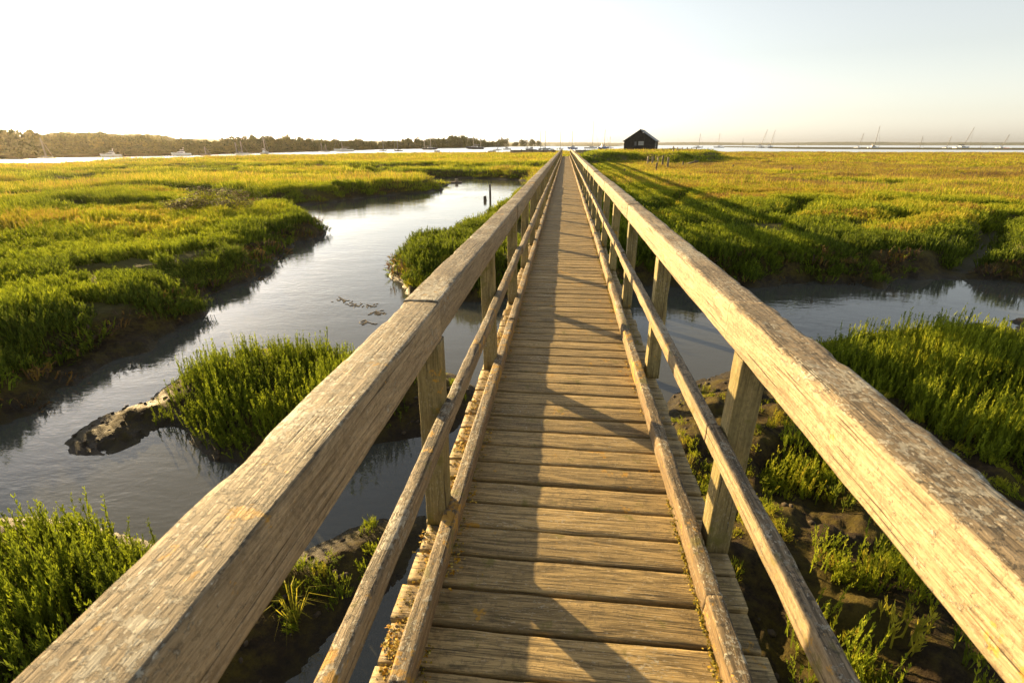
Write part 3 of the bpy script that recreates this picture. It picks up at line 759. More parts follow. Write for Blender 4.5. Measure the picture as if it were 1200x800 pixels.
def beam_mesh(name, w_, h, L, step, mat, bev=.012, rough=.003, chip=.0, seed=0, axis=1):
    """timber of section w x h along local Y from 0 to L, rounded worn corners"""
    prof = []
    hw, hh = w_/2, h/2
    for cx, cz, a0 in ((hw-bev, hh-bev, 0), (-hw+bev, hh-bev, 90), (-hw+bev, -hh+bev, 180), (hw-bev, -hh+bev, 270)):
        for k in range(4):
            t = R(a0+k*30); prof.append((cx+bev*math.cos(t), cz+bev*math.sin(t)))
    full = []
    n = len(prof)
    for i in range(n):
        p, q = prof[i], prof[(i+1) % n]
        full.append(p)
        d = math.hypot(q[0]-p[0], q[1]-p[1])
        m_ = int(d/max(step, .012))
        for k in range(1, m_+1): full.append((p[0]+(q[0]-p[0])*k/(m_+1), p[1]+(q[1]-p[1])*k/(m_+1)))
    full = np.array(full); np_ = len(full)
    ys = np.linspace(0, L, max(2, int(L/step)+1))
    X = np.tile(full[:, 0], len(ys)); Z = np.tile(full[:, 1], len(ys)); Y = np.repeat(ys, np_)
    rr = np.hypot(X, Z)+1e-6; nx, nz = X/rr, Z/rr
    corner = np.clip((np.abs(X)/hw + np.abs(Z)/hh - 1.72)/.22, 0, 1)
    d = rough*fbm(X*16+seed*3.1, Y*5, Z*16, o=4, s=seed) + rough*.5*fbm(X*60, Y*9+seed, Z*60, o=2, s=seed+3)
    if chip:
        ch = np.clip(fbm(X*9+seed, Y*8, Z*9, o=5, s=seed+9, g=.6)-.10, 0, 1)
        if False: pass
    if chip:
        corner = corner*np.clip(.25+Z/hh, .05, 1)
        d = d - corner*ch*chip - corner*chip*.2*(1+fbm(X*9, Y*2.2, Z*9, o=2, s=seed+4))
    bow = .0012*np.sin(Y*1.7+seed)
    V = np.stack([X+nx*d+bow, Y, Z+nz*d+.5*bow], 1)
    nr = len(ys); i0 = np.arange(nr*np_).reshape(nr, np_)
    a = i0[:-1]; b2 = np.roll(a, -1, 1); d2 = i0[1:]; c2 = np.roll(d2, -1, 1)
    q = np.stack([a, d2, c2, b2], -1).reshape(-1, 4).tolist()
    q.append(list(range(np_))); q.append(list(range((nr-1)*np_, nr*np_))[::-1])
    if axis == 2: V = V[:, [0, 2, 1]]*np.array([1, -1, 1])
    if axis == 0: V = V[:, [1, 0, 2]]*np.array([1, -1, 1])
    me = np_mesh(name, V, q, mat)
    bmm = bmesh.new(); bmm.from_mesh(me); bmesh.ops.recalc_face_normals(bmm, faces=bmm.faces); bmm.to_mesh(me); bmm.free()
    sm = np.ones(len(me.polygons), bool); sm[-2:] = False
    me.polygons.foreach_set('use_smooth', sm)
    return me

BAY = 1.61; Y0 = 1.68-BAY; NB = 46; YEND = Y0+BAY*NB
def place_part(name, me, loc, rot=(0, 0, 0)):
    return link_mesh(name, me, bridge, loc, rot)

# planks: pitch 158 mm, across X
PX0, PX1 = -.55, .712
PW, PT = .1455, .042
plank_var = [beam_mesh('plank', PW*random.uniform(.97, 1.0), PT, PX1-PX0, .03, PLANKW, .006, .0022, .006, 200+i, 0) for i in range(9)]
plank_far = [beam_mesh('decking', PW, PT, PX1-PX0, .4, PLANKW, .005, 0, 0, 3, 0)]
for i in range(100):
    y = .62+i*.1583
    place_part('plank', plank_var[i % 9], (PX0+random.gauss(0, .006), y+random.gauss(0, .0015), DECK-PT/2+random.gauss(0, .0012)), (random.gauss(0, .004), 0, random.gauss(0, .0018)) )
bm = bmesh.new()
ys = [.62-k*.1583 for k in range(1, 12)] + [.62+i*.1583 for i in range(100, 476)]
vs = np.array([v.co for v in plank_var[0].vertices])
for y in ys:
    if y > YEND: break
    bm_box(bm, (PX0+(PX1-PX0)/2+random.gauss(0, .005), y, DECK-PT/2+random.gauss(0, .0012)), (PX1-PX0, PW*random.uniform(.96, 1.0), PT), Euler((0, 0, random.gauss(0, .0015))))
tag(place_part('decking', bm_mesh('decking', bm, PLANKW), (0, 0, 0)), 'far run of deck planks', None, None, 'stuff')

# kerbs, midrails and handrails in two-bay lengths
near_seed = 0
def run(name, x, z, w_, h, mat, bev, rough, chip, y_start, nears=3, cap=None):
    vars_ = [beam_mesh(name, w_, h, 2*BAY-.0025, .05, mat, bev, rough, chip*.6, 50+int(abs(x)*1000)+k) for k in range(2)]
    coarse = beam_mesh(name, w_, h, 2*BAY-.0025, .4, mat, bev, .001, 0, 70)
    y = y_start; k = 0
    while y < YEND-.2:
        L = min(2*BAY, YEND-y)-.0025
        if k < nears: me = beam_mesh(name, w_, h, L, .016 if k < 2 else .03, mat, bev, rough, chip, 10+k+int(abs(x)*313))
        elif L < 2*BAY-.05: me = beam_mesh(name, w_, h, L, .4, mat, bev, .001, 0, 71)
        else: me = vars_[k % 2] if k < 9 else coarse
        j = .004 if k else 0
        place_part(name, me, (x+random.gauss(0, j), y, z+random.gauss(0, j*.6)), (random.gauss(0, .0012), 0, random.gauss(0, .0010)))
        y += 2*BAY; k += 1
HZ = DECK+1.55-.543     # handrail top
run('handrail', -.5186, HZ-.0735, .138, .147, RAILW, .007, .0016, .006, 1.70-2*BAY-.0)
run('handrail', .6975, HZ-.0735, .138, .147, RAILW, .009, .0018, .014, 1.80-2*BAY)
run('midrail', -.4225, DECK+.556, .048, .074, MIDW, .009, .003, .008, .07-BAY)
run('midrail', .606, DECK+.516, .048, .082, MIDW, .009, .003, .010, .07-BAY)
run('kerb', -.431, DECK+.050, .062, .098, KERBW, .010, .002, .004, .9-2*BAY)
run('kerb', .577, DECK+.050, .062, .098, KERBW, .010, .004, .010, 1.3-2*BAY)
PH = HZ-.147-DECK-.002
post_var = [beam_mesh('post', .093, .096, PH, .04, POSTW, .006, .0022, .006, 300+i, 2) for i in range(5)]
post_far = beam_mesh('post', .093, .096, PH, .5, POSTW, .006, .0, .0, 300, 2)
for i in range(NB+1):
    for x, dy in ((-.4965, 0), (.679, -.03)):
        place_part('post', post_var[random.randrange(5)] if i < 12 else post_far, (x, Y0+i*BAY+dy, DECK+.001), (random.gauss(0, .004), random.gauss(0, .004), random.choice((0, math.pi))))
# stringers, bearers and piles below the deck
for x in (-.46, .08, .62):
    bm = bmesh.new(); bm_box(bm, (0, (YEND-1.6)/2, 0), (.075, YEND+1.6, .16), None, .004)
    place_part('stringer', bm_mesh('stringer', bm, BEAMW), (x, 0, DECK-PT-.082))
bear = bmesh.new(); bm_box(bear, (0, 0, 0), (1.36, .10, .13), None, .006); bear = bm_mesh('bearer', bear, BEAMW)
pile = bmesh.new(); bm_box(pile, (0, 0, 0), (.13, .13, 1.75), None, .01); pile = bm_mesh('pile', pile, STAKEW)
for i in range(0, NB+1, 2):
    y = Y0+i*BAY
    place_part('bearer', bear, (.08, y, DECK-PT-.229))
    for x in (-.40, .56): place_part('pile', pile, (x, y, DECK-PT-.296-.875))
# moss tufts along the kerb feet and on the plank ends
MOSS = leaf_mat('moss', [(0, (.10, .10, .012)), (.5, (.20, .17, .02)), (1, (.36, .24, .02))], .2, 1.0, .5)
b = MB()
def moss_at(x, y, z, s):
    for q in range(7):
        a = random.random()*6.28; t = random.random()
        c = (x+math.cos(a)*s*t, y+math.sin(a)*s*t, z+s*.35*random.random())
        b.quad(c, (math.cos(a)*.7, math.sin(a)*.7, .8), s*random.uniform(.3, .55), random.random())
for i in range(1500):
    y = .7+12*random.random()**1.7
    if fbm([y*1.4], [3.0], o=3, s=5)[0] > -.25: moss_at(.541-abs(random.gauss(0, .006)), y, DECK+abs(random.gauss(0, .010)), random.uniform(.004, .011))
for i in range(520):
    y = .8+11*random.random()**1.6
    if fbm([y*1.2], [9.0], o=3, s=7)[0] > 0: moss_at(-.396+abs(random.gauss(0, .012)), y, DECK+.002, random.uniform(.003, .008))
for i in range(700):
    y = .9+9*random.random()**1.6
    moss_at(-.505+random.gauss(0, .02), y, DECK+.002, random.uniform(.003, .009)) if fbm([y*.9], [19.0], o=3, s=9)[0] > 0 else moss_at(.655+random.gauss(0, .025), y, DECK+.002, random.uniform(.004, .011))
tag(place_part('moss', b.mesh('moss', MOSS), (0, 0, 0)), 'yellow moss along the kerb edges', None, None, 'stuff')

b = MB()
LICH = leaf_mat('orange_lichen', [(0, (.30, .13, .01)), (.5, (.42, .24, .02)), (1, (.42, .36, .10))], .05, 1.0, .5)
for i in range(2600):
    y = .9+9*random.random()**1.25
    side = random.random() < .72
    x = random.uniform(-.548, -.465) if side else random.choice((random.uniform(-.398, -.36), random.uniform(.50, .545)))
    if fbm([x*9], [y*5.5], o=3, s=91)[0] < (.12 if side else .25): continue
    if ((y-.62+.079) % .1583) < .012: continue
    for q in range(3): b.quad((x+random.gauss(0, .006), y+random.gauss(0, .006), DECK+.002+.003*random.random()), (random.gauss(0, .25), random.gauss(0, .25), 1), random.uniform(.003, .008), random.random())
tag(place_part('lichen', b.mesh('lichen', LICH), (0, 0, 0)), 'orange lichen crust on the plank ends', None, None, 'stuff')

# low timber walls at the far end of the bridge
def revetment(x0, x1, y0_, lb):
    p0, p1 = at(x0, y0_, .7), at(x1, y0_-.3, .7)
    d = Vector(p1)-Vector(p0); L = d.length
    r_ = tag(empty('timber_revetment', tuple(p0), (0, 0, math.atan2(d.y, d.x))), lb, 'revetment')
    bm = bmesh.new()
    n = int(L/.30)
    for i in range(n): bm_box(bm, (i*.30+.15, 0, .35+random.gauss(0, .02)), (.285, .05, 1.1), None)
    link_mesh('board_face', bm_mesh('board_face', bm, PALESTAKEW), r_)
    bm = bmesh.new(); bm_box(bm, (L/2, -.07, .75), (L, .08, .14)); link_mesh('top_rail', bm_mesh('top_rail', bm, PALESTAKEW), r_)
    for i in range(int(L/3)+1):
        bm = bmesh.new(); bm_box(bm, (i*3.0, -.19, .45), (.14, .14, 1.4)); link_mesh('post', bm_mesh('post', bm, STAKEW), r_)
revetment(598, 652, 180.2, 'low grey timber revetment left of the far end of the footbridge')
revetment(674, 702, 180.2, 'short grey timber revetment right of the far end of the footbridge')

# ------------------------------------------------------------------ black boathouse
BLACK = simple_mat('black_boards', (.022, .018, .015), .75, 0, .5, 3)
ROOFM = simple_mat('grey_roof', (.13, .14, .15), .6, 0, .2, 2)
GLASS = simple_mat('window_glass', (.30, .31, .30), .12)
WHITE = simple_mat('white_paint', (.78, .77, .73), .4)
hz, _ = land(np.array([[HUTP[0], HUTP[1]]])); hz = float(hz[0])
HW = 36*mpp(HUTP)/1.03; az = math.atan2(HUTP[0], HUTP[1])
EV, RG = 1.85, 3.75
hut = tag(empty('boathouse', (HUTP[0], HUTP[1], hz-.1), (0, 0, -az-R(6))), 'black boarded boathouse with a pitched grey roof at the river edge', 'boathouse')
DL = 8.6
bm = bmesh.new()
nB = 30
for i in range(nB):                                 # vertical boards of the front gable
    x = -HW/2+HW*(i+.5)/nB; top = EV+(RG-EV)*(1-abs(x)/(HW/2))
    bm_box(bm, (x, -.02*(i % 2), top/2-.05), (HW/nB*.985, .05, top-.1))
    bm_box(bm, (x, DL, top/2-.05), (HW/nB*.985, .05, top-.1))
for s in (-1, 1):
    for i in range(32): bm_box(bm, (s*(HW/2-.03+.012*(i % 2)), DL*(i+.5)/32, EV/2), (.05, DL/32*.985, EV-.05))
link_mesh('wall', bm_mesh('wall', bm, BLACK), hut)
bm = bmesh.new()
sl_ = math.atan2(RG-EV, HW/2); rl = math.hypot(RG-EV, HW/2)+.35
for s in (-1, 1):
    cx = s*(HW/4+.12); cz = EV+(RG-EV)/2-.03
    bm_box(bm, (cx, DL/2, cz+.06), (rl, DL+.5, .10), Euler((0, s*sl_, 0)))
rf = link_mesh('roof', bm_mesh('roof', bm, ROOFM), hut)
bm = bmesh.new(); bm_tube(bm, (0, -.25, RG+.12), (0, DL+.25, RG+.12), .09); link_mesh('ridge_cap', bm_mesh('ridge_cap', bm, BLACK), rf)
def hole(nm, c, s, mat, rotz=0):
    w_ = link_mesh(nm, None or bm_mesh(nm, (lambda q: (bm_box(q, c, s), q)[1])(bmesh.new()), mat), hut)
    return w_
win = hole('window', (HW*.06, -.06, 1.45), (.9, .06, .62), GLASS)
bm = bmesh.new()
for a_ in (-.65, 0, .65): bm_box(bm, (HW*.06+a_*.72, -.1, 1.45), (.06, .05, .70))
for a_ in (-.335, .335): bm_box(bm, (HW*.06, -.105, 1.45+a_), (1.0, .05, .06))
link_mesh('frame', bm_mesh('frame', bm, simple_mat('frame_paint', (.3, .29, .27), .6)), win)
win2 = hole('window', (-HW*.12, -.06, 1.4), (.45, .05, .7), simple_mat('dark_glass', (.08, .085, .09), .1))
dr = hole('door', (HW/2+.03, 2.0, .85), (.06, 1.1, 1.65), simple_mat('grey_door', (.24, .22, .19), .6))
bm = bmesh.new(); bm_box(bm, (HW/2+.09, 2.4, .85), (.05, .05, .2)); link_mesh('handle', bm_mesh('handle', bm, WHITE), dr)
bm = bmesh.new()
for x in (-HW*.27, HW*.16): bm_box(bm, (x, -.075, 1.3), (.12, .05, 2.55))
link_mesh('corner_board', bm_mesh('corner_board', bm, simple_mat('grey_trim', (.04, .036, .03), .8)), hut)

# ------------------------------------------------------------------ stakes and posts in the marsh
def stake(x, yb, yt, label, mat=STAKEW, wd=.16, z0=.6, lean=0.0, grp=None, name='wooden_stake'):
    p = at(x, yb, z0); z, _ = land(np.array([[p[0], p[1]]]))
    z = float(z[0]); h = max(.25, top_z(p, x, yt)-z0)
    bm = bmesh.new()
    n = 6; prev = None
    for k in range(n+1):
        u = k/n; ring = []
        rr = wd/2*(1-.18*u)*(1+.10*random.uniform(-1, 1))
        for j in range(7):
            t = j/7*6.283
            ring.append(bm.verts.new((rr*math.cos(t)*random.uniform(.85, 1.1)+lean*u*h, rr*math.sin(t)*random.uniform(.85, 1.1), -.5+u*(h+.5)+(random.uniform(-.06, .06)*wd*3 if k == n else 0))))
        if prev:
            for j in range(7): bm.faces.new((prev[j], prev[(j+1) % 7], ring[(j+1) % 7], ring[j]))
        prev = ring
    bm.faces.new(prev)
    o = link_mesh(name, bm_mesh(name, bm, mat), None, (p[0], p[1], max(z, 0) if z0 > .2 else 0))
    return tag(o, label, 'stake', grp)
stake(574.5, 234.5, 216, 'tall thin dark stake standing in the creek pool', wd=.13, z0=0)
stake(569, 235, 229.5, 'short dark stump in the creek beside the tall thin stake', wd=.2, z0=0, lean=-.15)
stake(516.5, 223.5, 220.5, 'tiny dark stub in the water off the tip of the grassy point', wd=.13, z0=0)
G = 'old posts beside the boathouse bank'
for x, yb, yt, lb, mt, wd in [
    (759, 190.5, 180.7, 'pale square post leftmost of the row below the boathouse', PALESTAKEW, .26),
    (764.4, 191, 180.7, 'pale post second from the left below the boathouse', PALESTAKEW, .26),
    (770.8, 190, 181.5, 'pale post standing behind the dark broken stake', PALESTAKEW, .2),
    (769.2, 198, 187, 'dark broken stake nearest the bridge in front of the pale posts', STAKEW, .2),
    (776.3, 192.3, 179, 'tallest dark post in the row below the boathouse', STAKEW, .26),
    (782.4, 194, 181.8, 'pale post at the right end of the tall row', PALESTAKEW, .26),
    (787.5, 188, 180, 'grey post just right of the tall row, half in grass', PALESTAKEW, .18),
    (792.7, 186.5, 180, 'first grey post of the fading row along the green bank', PALESTAKEW, .2),
    (798, 185.5, 180, 'second grey post of the fading row along the green bank', PALESTAKEW, .2),
    (804, 184.5, 179.4, 'third grey post of the fading row along the green bank', PALESTAKEW, .22),
    (809.5, 184, 179.3, 'fourth grey post of the fading row along the green bank', PALESTAKEW, .22),
    (815, 183.3, 179, 'fifth grey post of the fading row along the green bank', PALESTAKEW, .22),
    (820, 182.6, 178.7, 'sixth grey post of the fading row along the green bank', PALESTAKEW, .22),
    (825.5, 182, 178.3, 'seventh grey post of the fading row along the green bank', PALESTAKEW, .24),
    (832, 180.8, 177, 'last post of the row by the end of the bank', PALESTAKEW, .28)]:
    stake(x, yb, yt, lb, mt, wd, .75, grp=G)
for x, yb, yt, lb, wd in [
    (733, 199.5, 194, 'dark stub pair, left one, in grass right of the handrail', .2),
    (738.5, 201, 197.5, 'dark stub pair, shorter right one, in grass right of the handrail', .2),
    (694, 193, 190.5, 'small dark stub close to the far right handrail', .16),
    (800.6, 192.5, 186.5, 'dark stake in the golden marsh right of the pale posts', .2),
    (826, 193.5, 189, 'thin dark stake in the golden marsh midway to the right', .16),
    (858.5, 195.5, 190, 'single dark stake in the golden marsh past the bank', .2),
    (927, 200.5, 193, 'dark bird-shaped stake alone far out in the right marsh', .22)]:
    stake(x, yb, yt, lb, STAKEW, wd, .7, lean=random.uniform(-.15, .15))
# driftwood log
p = at(812, 191, .7); z, _ = land(np.array([[p[0], p[1]]]))
bm = bmesh.new(); bm_tube(bm, (-.7, 0, .15), (.7, .2, .55), .16, .10, 9); bm_tube(bm, (.1, .05, .35), (.3, .1, .8), .07, .03, 7)
tag(link_mesh('driftwood_log', bm_mesh('driftwood_log', bm, STAKEW, True), None, (p[0], p[1], float(z[0]))), 'dark driftwood log with a broken branch on the golden marsh', 'log')

# ------------------------------------------------------------------ boats
HULLS = {'white': simple_mat('hull_white', (.80, .79, .75), .3), 'dark': simple_mat('hull_navy', (.03, .035, .05), .3), 'blue': simple_mat('hull_blue', (.04, .10, .28), .35),
         'grey': simple_mat('hull_grey', (.36, .36, .35), .4), 'red': simple_mat('hull_red', (.28, .03, .02), .4), 'brown': simple_mat('hull_brown', (.10, .06, .035), .5)}
CABIN = simple_mat('cabin_white', (.76, .75, .72), .35); TINT = simple_mat('boat_window', (.03, .035, .04), .1)
ALU = simple_mat('mast_alloy', (.17, .165, .16), .6, .0); CANV = {'blue': simple_mat('cover_blue', (.03, .07, .25), .8), 'grey': simple_mat('cover_grey', (.2, .2, .2), .8), 'dark': simple_mat('cover_dark', (.025, .03, .04), .8), 'orange': simple_mat('cover_orange', (.4, .1, .03), .8)}

def hull_mesh(L, B, H, mat, name='hull'):
    n = 10; V = []; Fc = []
    for i in range(n+1):
        t = i/n
        hb = B/2*(.78+.5*t-1.28*max(0, (t-.35)/.65)**2.2) if t > .35 else B/2*(.80+.5*t)
        hb = max(.02, min(hb, B/2)); sh = H*(1+.35*t*t-.08*math.sin(t*3.1)); ke = -.35*H*(1-max(0, (t-.6)/.4)**2) if t < 1 else H*.3
        x = (t-.5)*L + (.06*L*0)
        xr = x - (.10*L*max(0, (t-.7)/.3) if t > .7 else 0)
        V += [(xr, 0, ke), (x-(.03*L*max(0, (t-.7)/.3)), hb*.78, H*.25), (x, hb, sh), (x, hb*.9, sh+.0), (x, 0, sh+.05*B), (x, -hb*.9, sh), (x, -hb, sh), (x-(.03*L*max(0, (t-.7)/.3)), -hb*.78, H*.25)]
    for i in range(n):
        for k in range(8): Fc.append((i*8+k, i*8+(k+1) % 8, (i+1)*8+(k+1) % 8, (i+1)*8+k))
    Fc.append(tuple(range(8))[::-1]); Fc.append(tuple(n*8+k for k in range(8)))
    me = np_mesh(name, V, Fc, mat)
    bmm = bmesh.new(); bmm.from_mesh(me); bmesh.ops.recalc_face_normals(bmm, faces=bmm.faces); bmm.to_mesh(me); bmm.free()
    return me

def wedge_box(bm, x0, x1, z0, z1, b0, b1, rake0, rake1):
    """a cabin: trapezoid in side view, narrower at the top"""
    v = [bm.verts.new(q) for q in ((x0, -b0/2, z0), (x1, -b0/2, z0), (x1, b0/2, z0), (x0, b0/2, z0), (x0+rake0, -b1/2, z1), (x1-rake1, -b1/2, z1), (x1-rake1, b1/2, z1), (x0+rake0, b1/2, z1))]
    for f in ((0, 3, 2, 1), (4, 5, 6, 7), (0, 1, 5, 4), (1, 2, 6, 5), (2, 3, 7, 6), (3, 0, 4, 7)): bm.faces.new([v[k] for k in f])

def boat(kind, x, y, wpx, hull, label, masts=(), heel=0, flip=1, cover='blue', turn=None, z0=0.0, cat=None):
    p = at(x, y, z0); s = mpp(p); L = max(2.6, wpx*s)
    ct = random.uniform(-.35, .35) if turn is None else turn
    L = L/max(.72, math.cos(ct)); B = L*.30; H = L*.095 if kind == 'yacht' else L*.13
    az_ = math.atan2(p[0], p[1])
    rz = -az_+ct+(0 if flip > 0 else math.pi)
    nm = {'yacht': 'sailing_yacht', 'cruiser': 'motor_cruiser', 'dinghy': 'dinghy'}[kind]
    o = tag(empty(nm, tuple(p), (R(heel)*flip, 0, rz)), label, cat or {'yacht': 'sailing boat', 'cruiser': 'motor boat', 'dinghy': 'dinghy'}[kind], 'boats moored in the river')
    link_mesh('hull', hull_mesh(L, B, H, HULLS[hull]), o)
    if kind == 'yacht':
        bm = bmesh.new(); wedge_box(bm, -.16*L, .20*L, H*.98, H*1.0+.055*L, B*.55, B*.45, .01*L, .06*L)
        cb = link_mesh('cabin', bm_mesh('cabin', bm, CABIN), o)
        bm = bmesh.new(); wedge_box(bm, -.12*L, .13*L, H+.018*L, H+.042*L, B*.555, B*.51, .01*L, .02*L); link_mesh('window', bm_mesh('window', bm, TINT), cb)
    elif kind == 'cruiser':
        bm = bmesh.new(); wedge_box(bm, -.22*L, .26*L, H*.98, H+.10*L, B*.72, B*.62, .02*L, .09*L)
        wedge_box(bm, -.18*L, .10*L, H+.10*L, H+.20*L, B*.60, B*.5, .02*L, .07*L)
        cb = link_mesh('cabin', bm_mesh('cabin', bm, CABIN), o)
        bm = bmesh.new(); wedge_box(bm, -.17*L, .098*L, H+.12*L, H+.175*L, B*.615, B*.54, .01*L, .05*L); wedge_box(bm, -.1*L, .2*L, H+.04*L, H+.075*L, B*.725, B*.68, .01*L, .04*L)
        link_mesh('window', bm_mesh('window', bm, TINT), cb)
        bm = bmesh.new(); bm_tube(bm, (-.12*L, -B*.25, H+.2*L), (-.16*L, -B*.25, H+.30*L), .02); bm_tube(bm, (-.12*L, B*.25, H+.2*L), (-.16*L, B*.25, H+.30*L), .02); bm_box(bm, (-.16*L, 0, H+.30*L), (.05*L, B*.55, .03*L))
        link_mesh('radar_arch', bm_mesh('radar_arch', bm, CABIN), o)
        bm = bmesh.new()
        for k in range(6): bm_tube(bm, ((.2+.05*k)*L, 0, H*1.1), ((.2+.05*k)*L, 0, H*1.25+.06*L), .018)
        bm_tube(bm, (.2*L, 0, H*1.2+.06*L), (.46*L, 0, H*1.27+.06*L), .02); link_mesh('bow_rail', bm_mesh('bow_rail', bm, ALU), o)
    else:
        bm = bmesh.new(); wedge_box(bm, -.42*L, .36*L, H*1.05, H*1.05+.05*L, B*.8, B*.35, .02*L, .14*L)
        link_mesh('cover', bm_mesh('cover', bm, CANV[cover]), o)
        bm = bmesh.new(); bm_box(bm, (-.54*L, 0, H*.9), (.07*L, B*.18, .16*L), None, .01); bm_box(bm, (-.55*L, 0, H*.3), (.03*L, B*.06, .2*L)); link_mesh('outboard', bm_mesh('outboard', bm, CANV['dark']), o)
    for i, (mx, myt) in enumerate(masts):
        hgt = max(1.0, top_z(p, mx, myt)-z0)
        off = (mx-x)*s*(1 if flip > 0 else -1)*.0 + (.06*L if i == 0 else -.34*L)
        bm = bmesh.new(); bm_tube(bm, (off, 0, H), (off, 0, hgt), .19, .13, 7)
        bm_tube(bm, (off, -.10*L, H+(hgt-H)*.6), (off, .10*L, H+(hgt-H)*.6), .03, .03, 5)
        mo = link_mesh('mast', bm_mesh('mast', bm, ALU), o)
        bm = bmesh.new(); bm_tube(bm, (off, 0, hgt*.98), (min(.49*L, off+.45*L), 0, H*1.35), .03, .06, 5); bm_tube(bm, (off, 0, hgt*.98), (-.49*L, 0, H*1.0), .012, .012, 4)
        link_mesh('stay', bm_mesh('stay', bm, ALU), mo)
        if i == 0 and kind == 'yacht':
            bm = bmesh.new(); bm_tube(bm, (off-.02*L, 0, H+.11*L), (off-.38*L, 0, H+.10*L), .05, .05, 6)
            bo = link_mesh('boom', bm_mesh('boom', bm, ALU), o)
            bm = bmesh.new(); bm_tube(bm, (off-.03*L, 0, H+.125*L), (off-.36*L, 0, H+.115*L), .016*L, .009*L, 7); link_mesh('sail_cover', bm_mesh('sail_cover', bm, CANV[cover]), bo)
    return o

boat('yacht', 54, 186.3, 9, 'white', 'small white yacht at the far left, mast against the sunlit wood', [(45, 161.5)], 0, 1)
boat('cruiser', 130.5, 184.2, 20, 'white', 'white motor cruiser right of the sun glitter, leftmost cruiser', (), 0, -1)
boat('cruiser', 213, 182.8, 20, 'white', 'white motor cruiser with a tall wheelhouse below the hill gap', (), 0, -1)
boat('dinghy', 241, 182.6, 9, 'brown', 'brown open boat with a short mast left of the twin masted boat', [(244, 172)], 0, 1, 'grey')
boat('yacht', 283.5, 181.4, 14, 'white', 'white yacht with two close masts in front of the left wood', [(279, 165.5), (275, 167)], 0, 1)
boat('cruiser', 311, 180.8, 10, 'grey', 'grey motor sailer seen from behind with one mast, right of the twin masted yacht', [(306, 155)], 0, 1, turn=.9)
boat('dinghy', 321, 176.6, 6.5, 'blue', 'small blue covered dinghy against the far bank', (), 0, 1, 'blue')
boat('yacht', 344, 176.8, 5, 'white', 'tiny white yacht against the far bank between dinghy and white launch', [(343.5, 169)], 0, 1)
boat('yacht', 377, 177.9, 7, 'white', 'little white sailing boat left of the large white yacht, shorter mast', [(376, 167.5)], 0, 1)
boat('yacht', 383, 178.1, 6, 'grey', 'little grey sailing boat moored tight against the large white yacht', [(382.5, 169)], 0, -1)
boat('yacht', 403, 177.8, 22, 'white', 'large white yacht with tall mast and pale sail cover left of centre', [(402.5, 151.5)], 0, -1, 'grey')
boat('yacht', 418, 175.2, 8, 'white', 'faint white yacht behind the stern of the large white yacht', [(417.5, 154)], 0, 1)
boat('yacht', 449, 177.2, 9, 'white', 'white yacht with blue cover between large white yacht and dark sloop', [(448, 155.5)], 0, 1)
boat('yacht', 467, 177.3, 10, 'dark', 'dark hulled sloop with thin mast left of the dark ketch', [(465, 149)], 0, -1, 'dark')
boat('yacht', 504, 175.6, 18, 'dark', 'dark hulled ketch with main and shorter mizzen mast', [(501.5, 151.5), (508, 157)], 0, 1, 'grey')
boat('dinghy', 512.5, 177.9, 6, 'dark', 'black dinghy under the stern of the dark ketch', (), 0, 1, 'dark')
boat('yacht', 556.5, 174.9, 21, 'dark', 'large dark yacht with the tallest mast left of the bridge', [(554, 144.5), (547.5, 160.5)], 0, -1, 'grey')
boat('yacht', 583, 176.4, 10, 'white', 'low white boat with a stubby mast right of the large dark yacht', [(582.5, 166)], 0, 1)
boat('cruiser', 594, 175.6, 10, 'white', 'white cruiser nearest the left handrail, in front of the round trees', (), 0, 1)
boat('dinghy', 577, 178.4, 9, 'grey', 'grey flat dinghy drawn up at the marsh edge below the white boats', (), 0, 1, 'grey')
boat('cruiser', 622.5, 177.0, 13, 'dark', 'dark hulled cruiser with white cabin left of the bridge end', (), 0, -1)
boat('yacht', 618, 174.2, 7, 'white', 'distant white yacht behind the dark hulled cruiser', [(619.5, 157.5)], 0, 1)
boat('yacht', 638, 175.4, 14, 'grey', 'grey yacht with two equal masts touching the left handrail end', [(636, 152.5), (640.5, 152.5)], 0, 1, 'grey')
boat('dinghy', 647, 175.4, 5, 'dark', 'dark dinghy behind the grey twin masted yacht', (), 0, 1, 'dark')
boat('yacht', 656, 175.2, 9, 'white', 'white yacht seen just left of the far end of the bridge', [(655.5, 153.5)], 0, 1)
boat('cruiser', 671, 174.8, 12, 'blue', 'bright blue cruiser at the very end of the bridge', [(670.5, 153)], 0, -1)
boat('yacht', 693, 174.2, 17, 'white', 'white yacht with the tallest mast right of the bridge end', [(694.5, 141.5)], 0, 1, 'grey')
boat('cruiser', 707, 174.6, 13, 'blue', 'blue and white cruiser with a thin mast left of the boathouse', [(707, 151.5)], 0, 1)
boat('yacht', 715, 173.4, 8, 'white', 'pale yacht with a short mast half hidden beside the boathouse', [(715.5, 160)], 0, -1)
boat('dinghy', 703.5, 175.2, 6, 'red', 'red and black dinghy in front of the blue and white cruiser', (), 0, 1, 'dark')
boat('yacht', 818, 173.4, 11, 'white', 'upright white yacht first to the right of the boathouse', [(819, 156.5)], 0, 1)
boat('yacht', 842, 173.3, 12, 'white', 'upright white yacht second to the right of the boathouse', [(842, 156)], 0, -1)
boat('yacht', 869, 173.0, 5, 'white', 'tiny white yacht at the tip of the spit', [(866, 162)], 3, 1)
boat('yacht', 890, 173.6, 13, 'white', 'white yacht heeled to the right, left one of a leaning pair', [(896, 151)], 14, 1, turn=1.2)
boat('yacht', 901, 173.7, 13, 'white', 'white yacht heeled to the right, right one of a leaning pair', [(905, 152)], 9, 1, turn=1.2)
boat('yacht', 935, 172.6, 4, 'white', 'speck of a white yacht alone past the leaning pair', [(935, 167)], 0, 1)
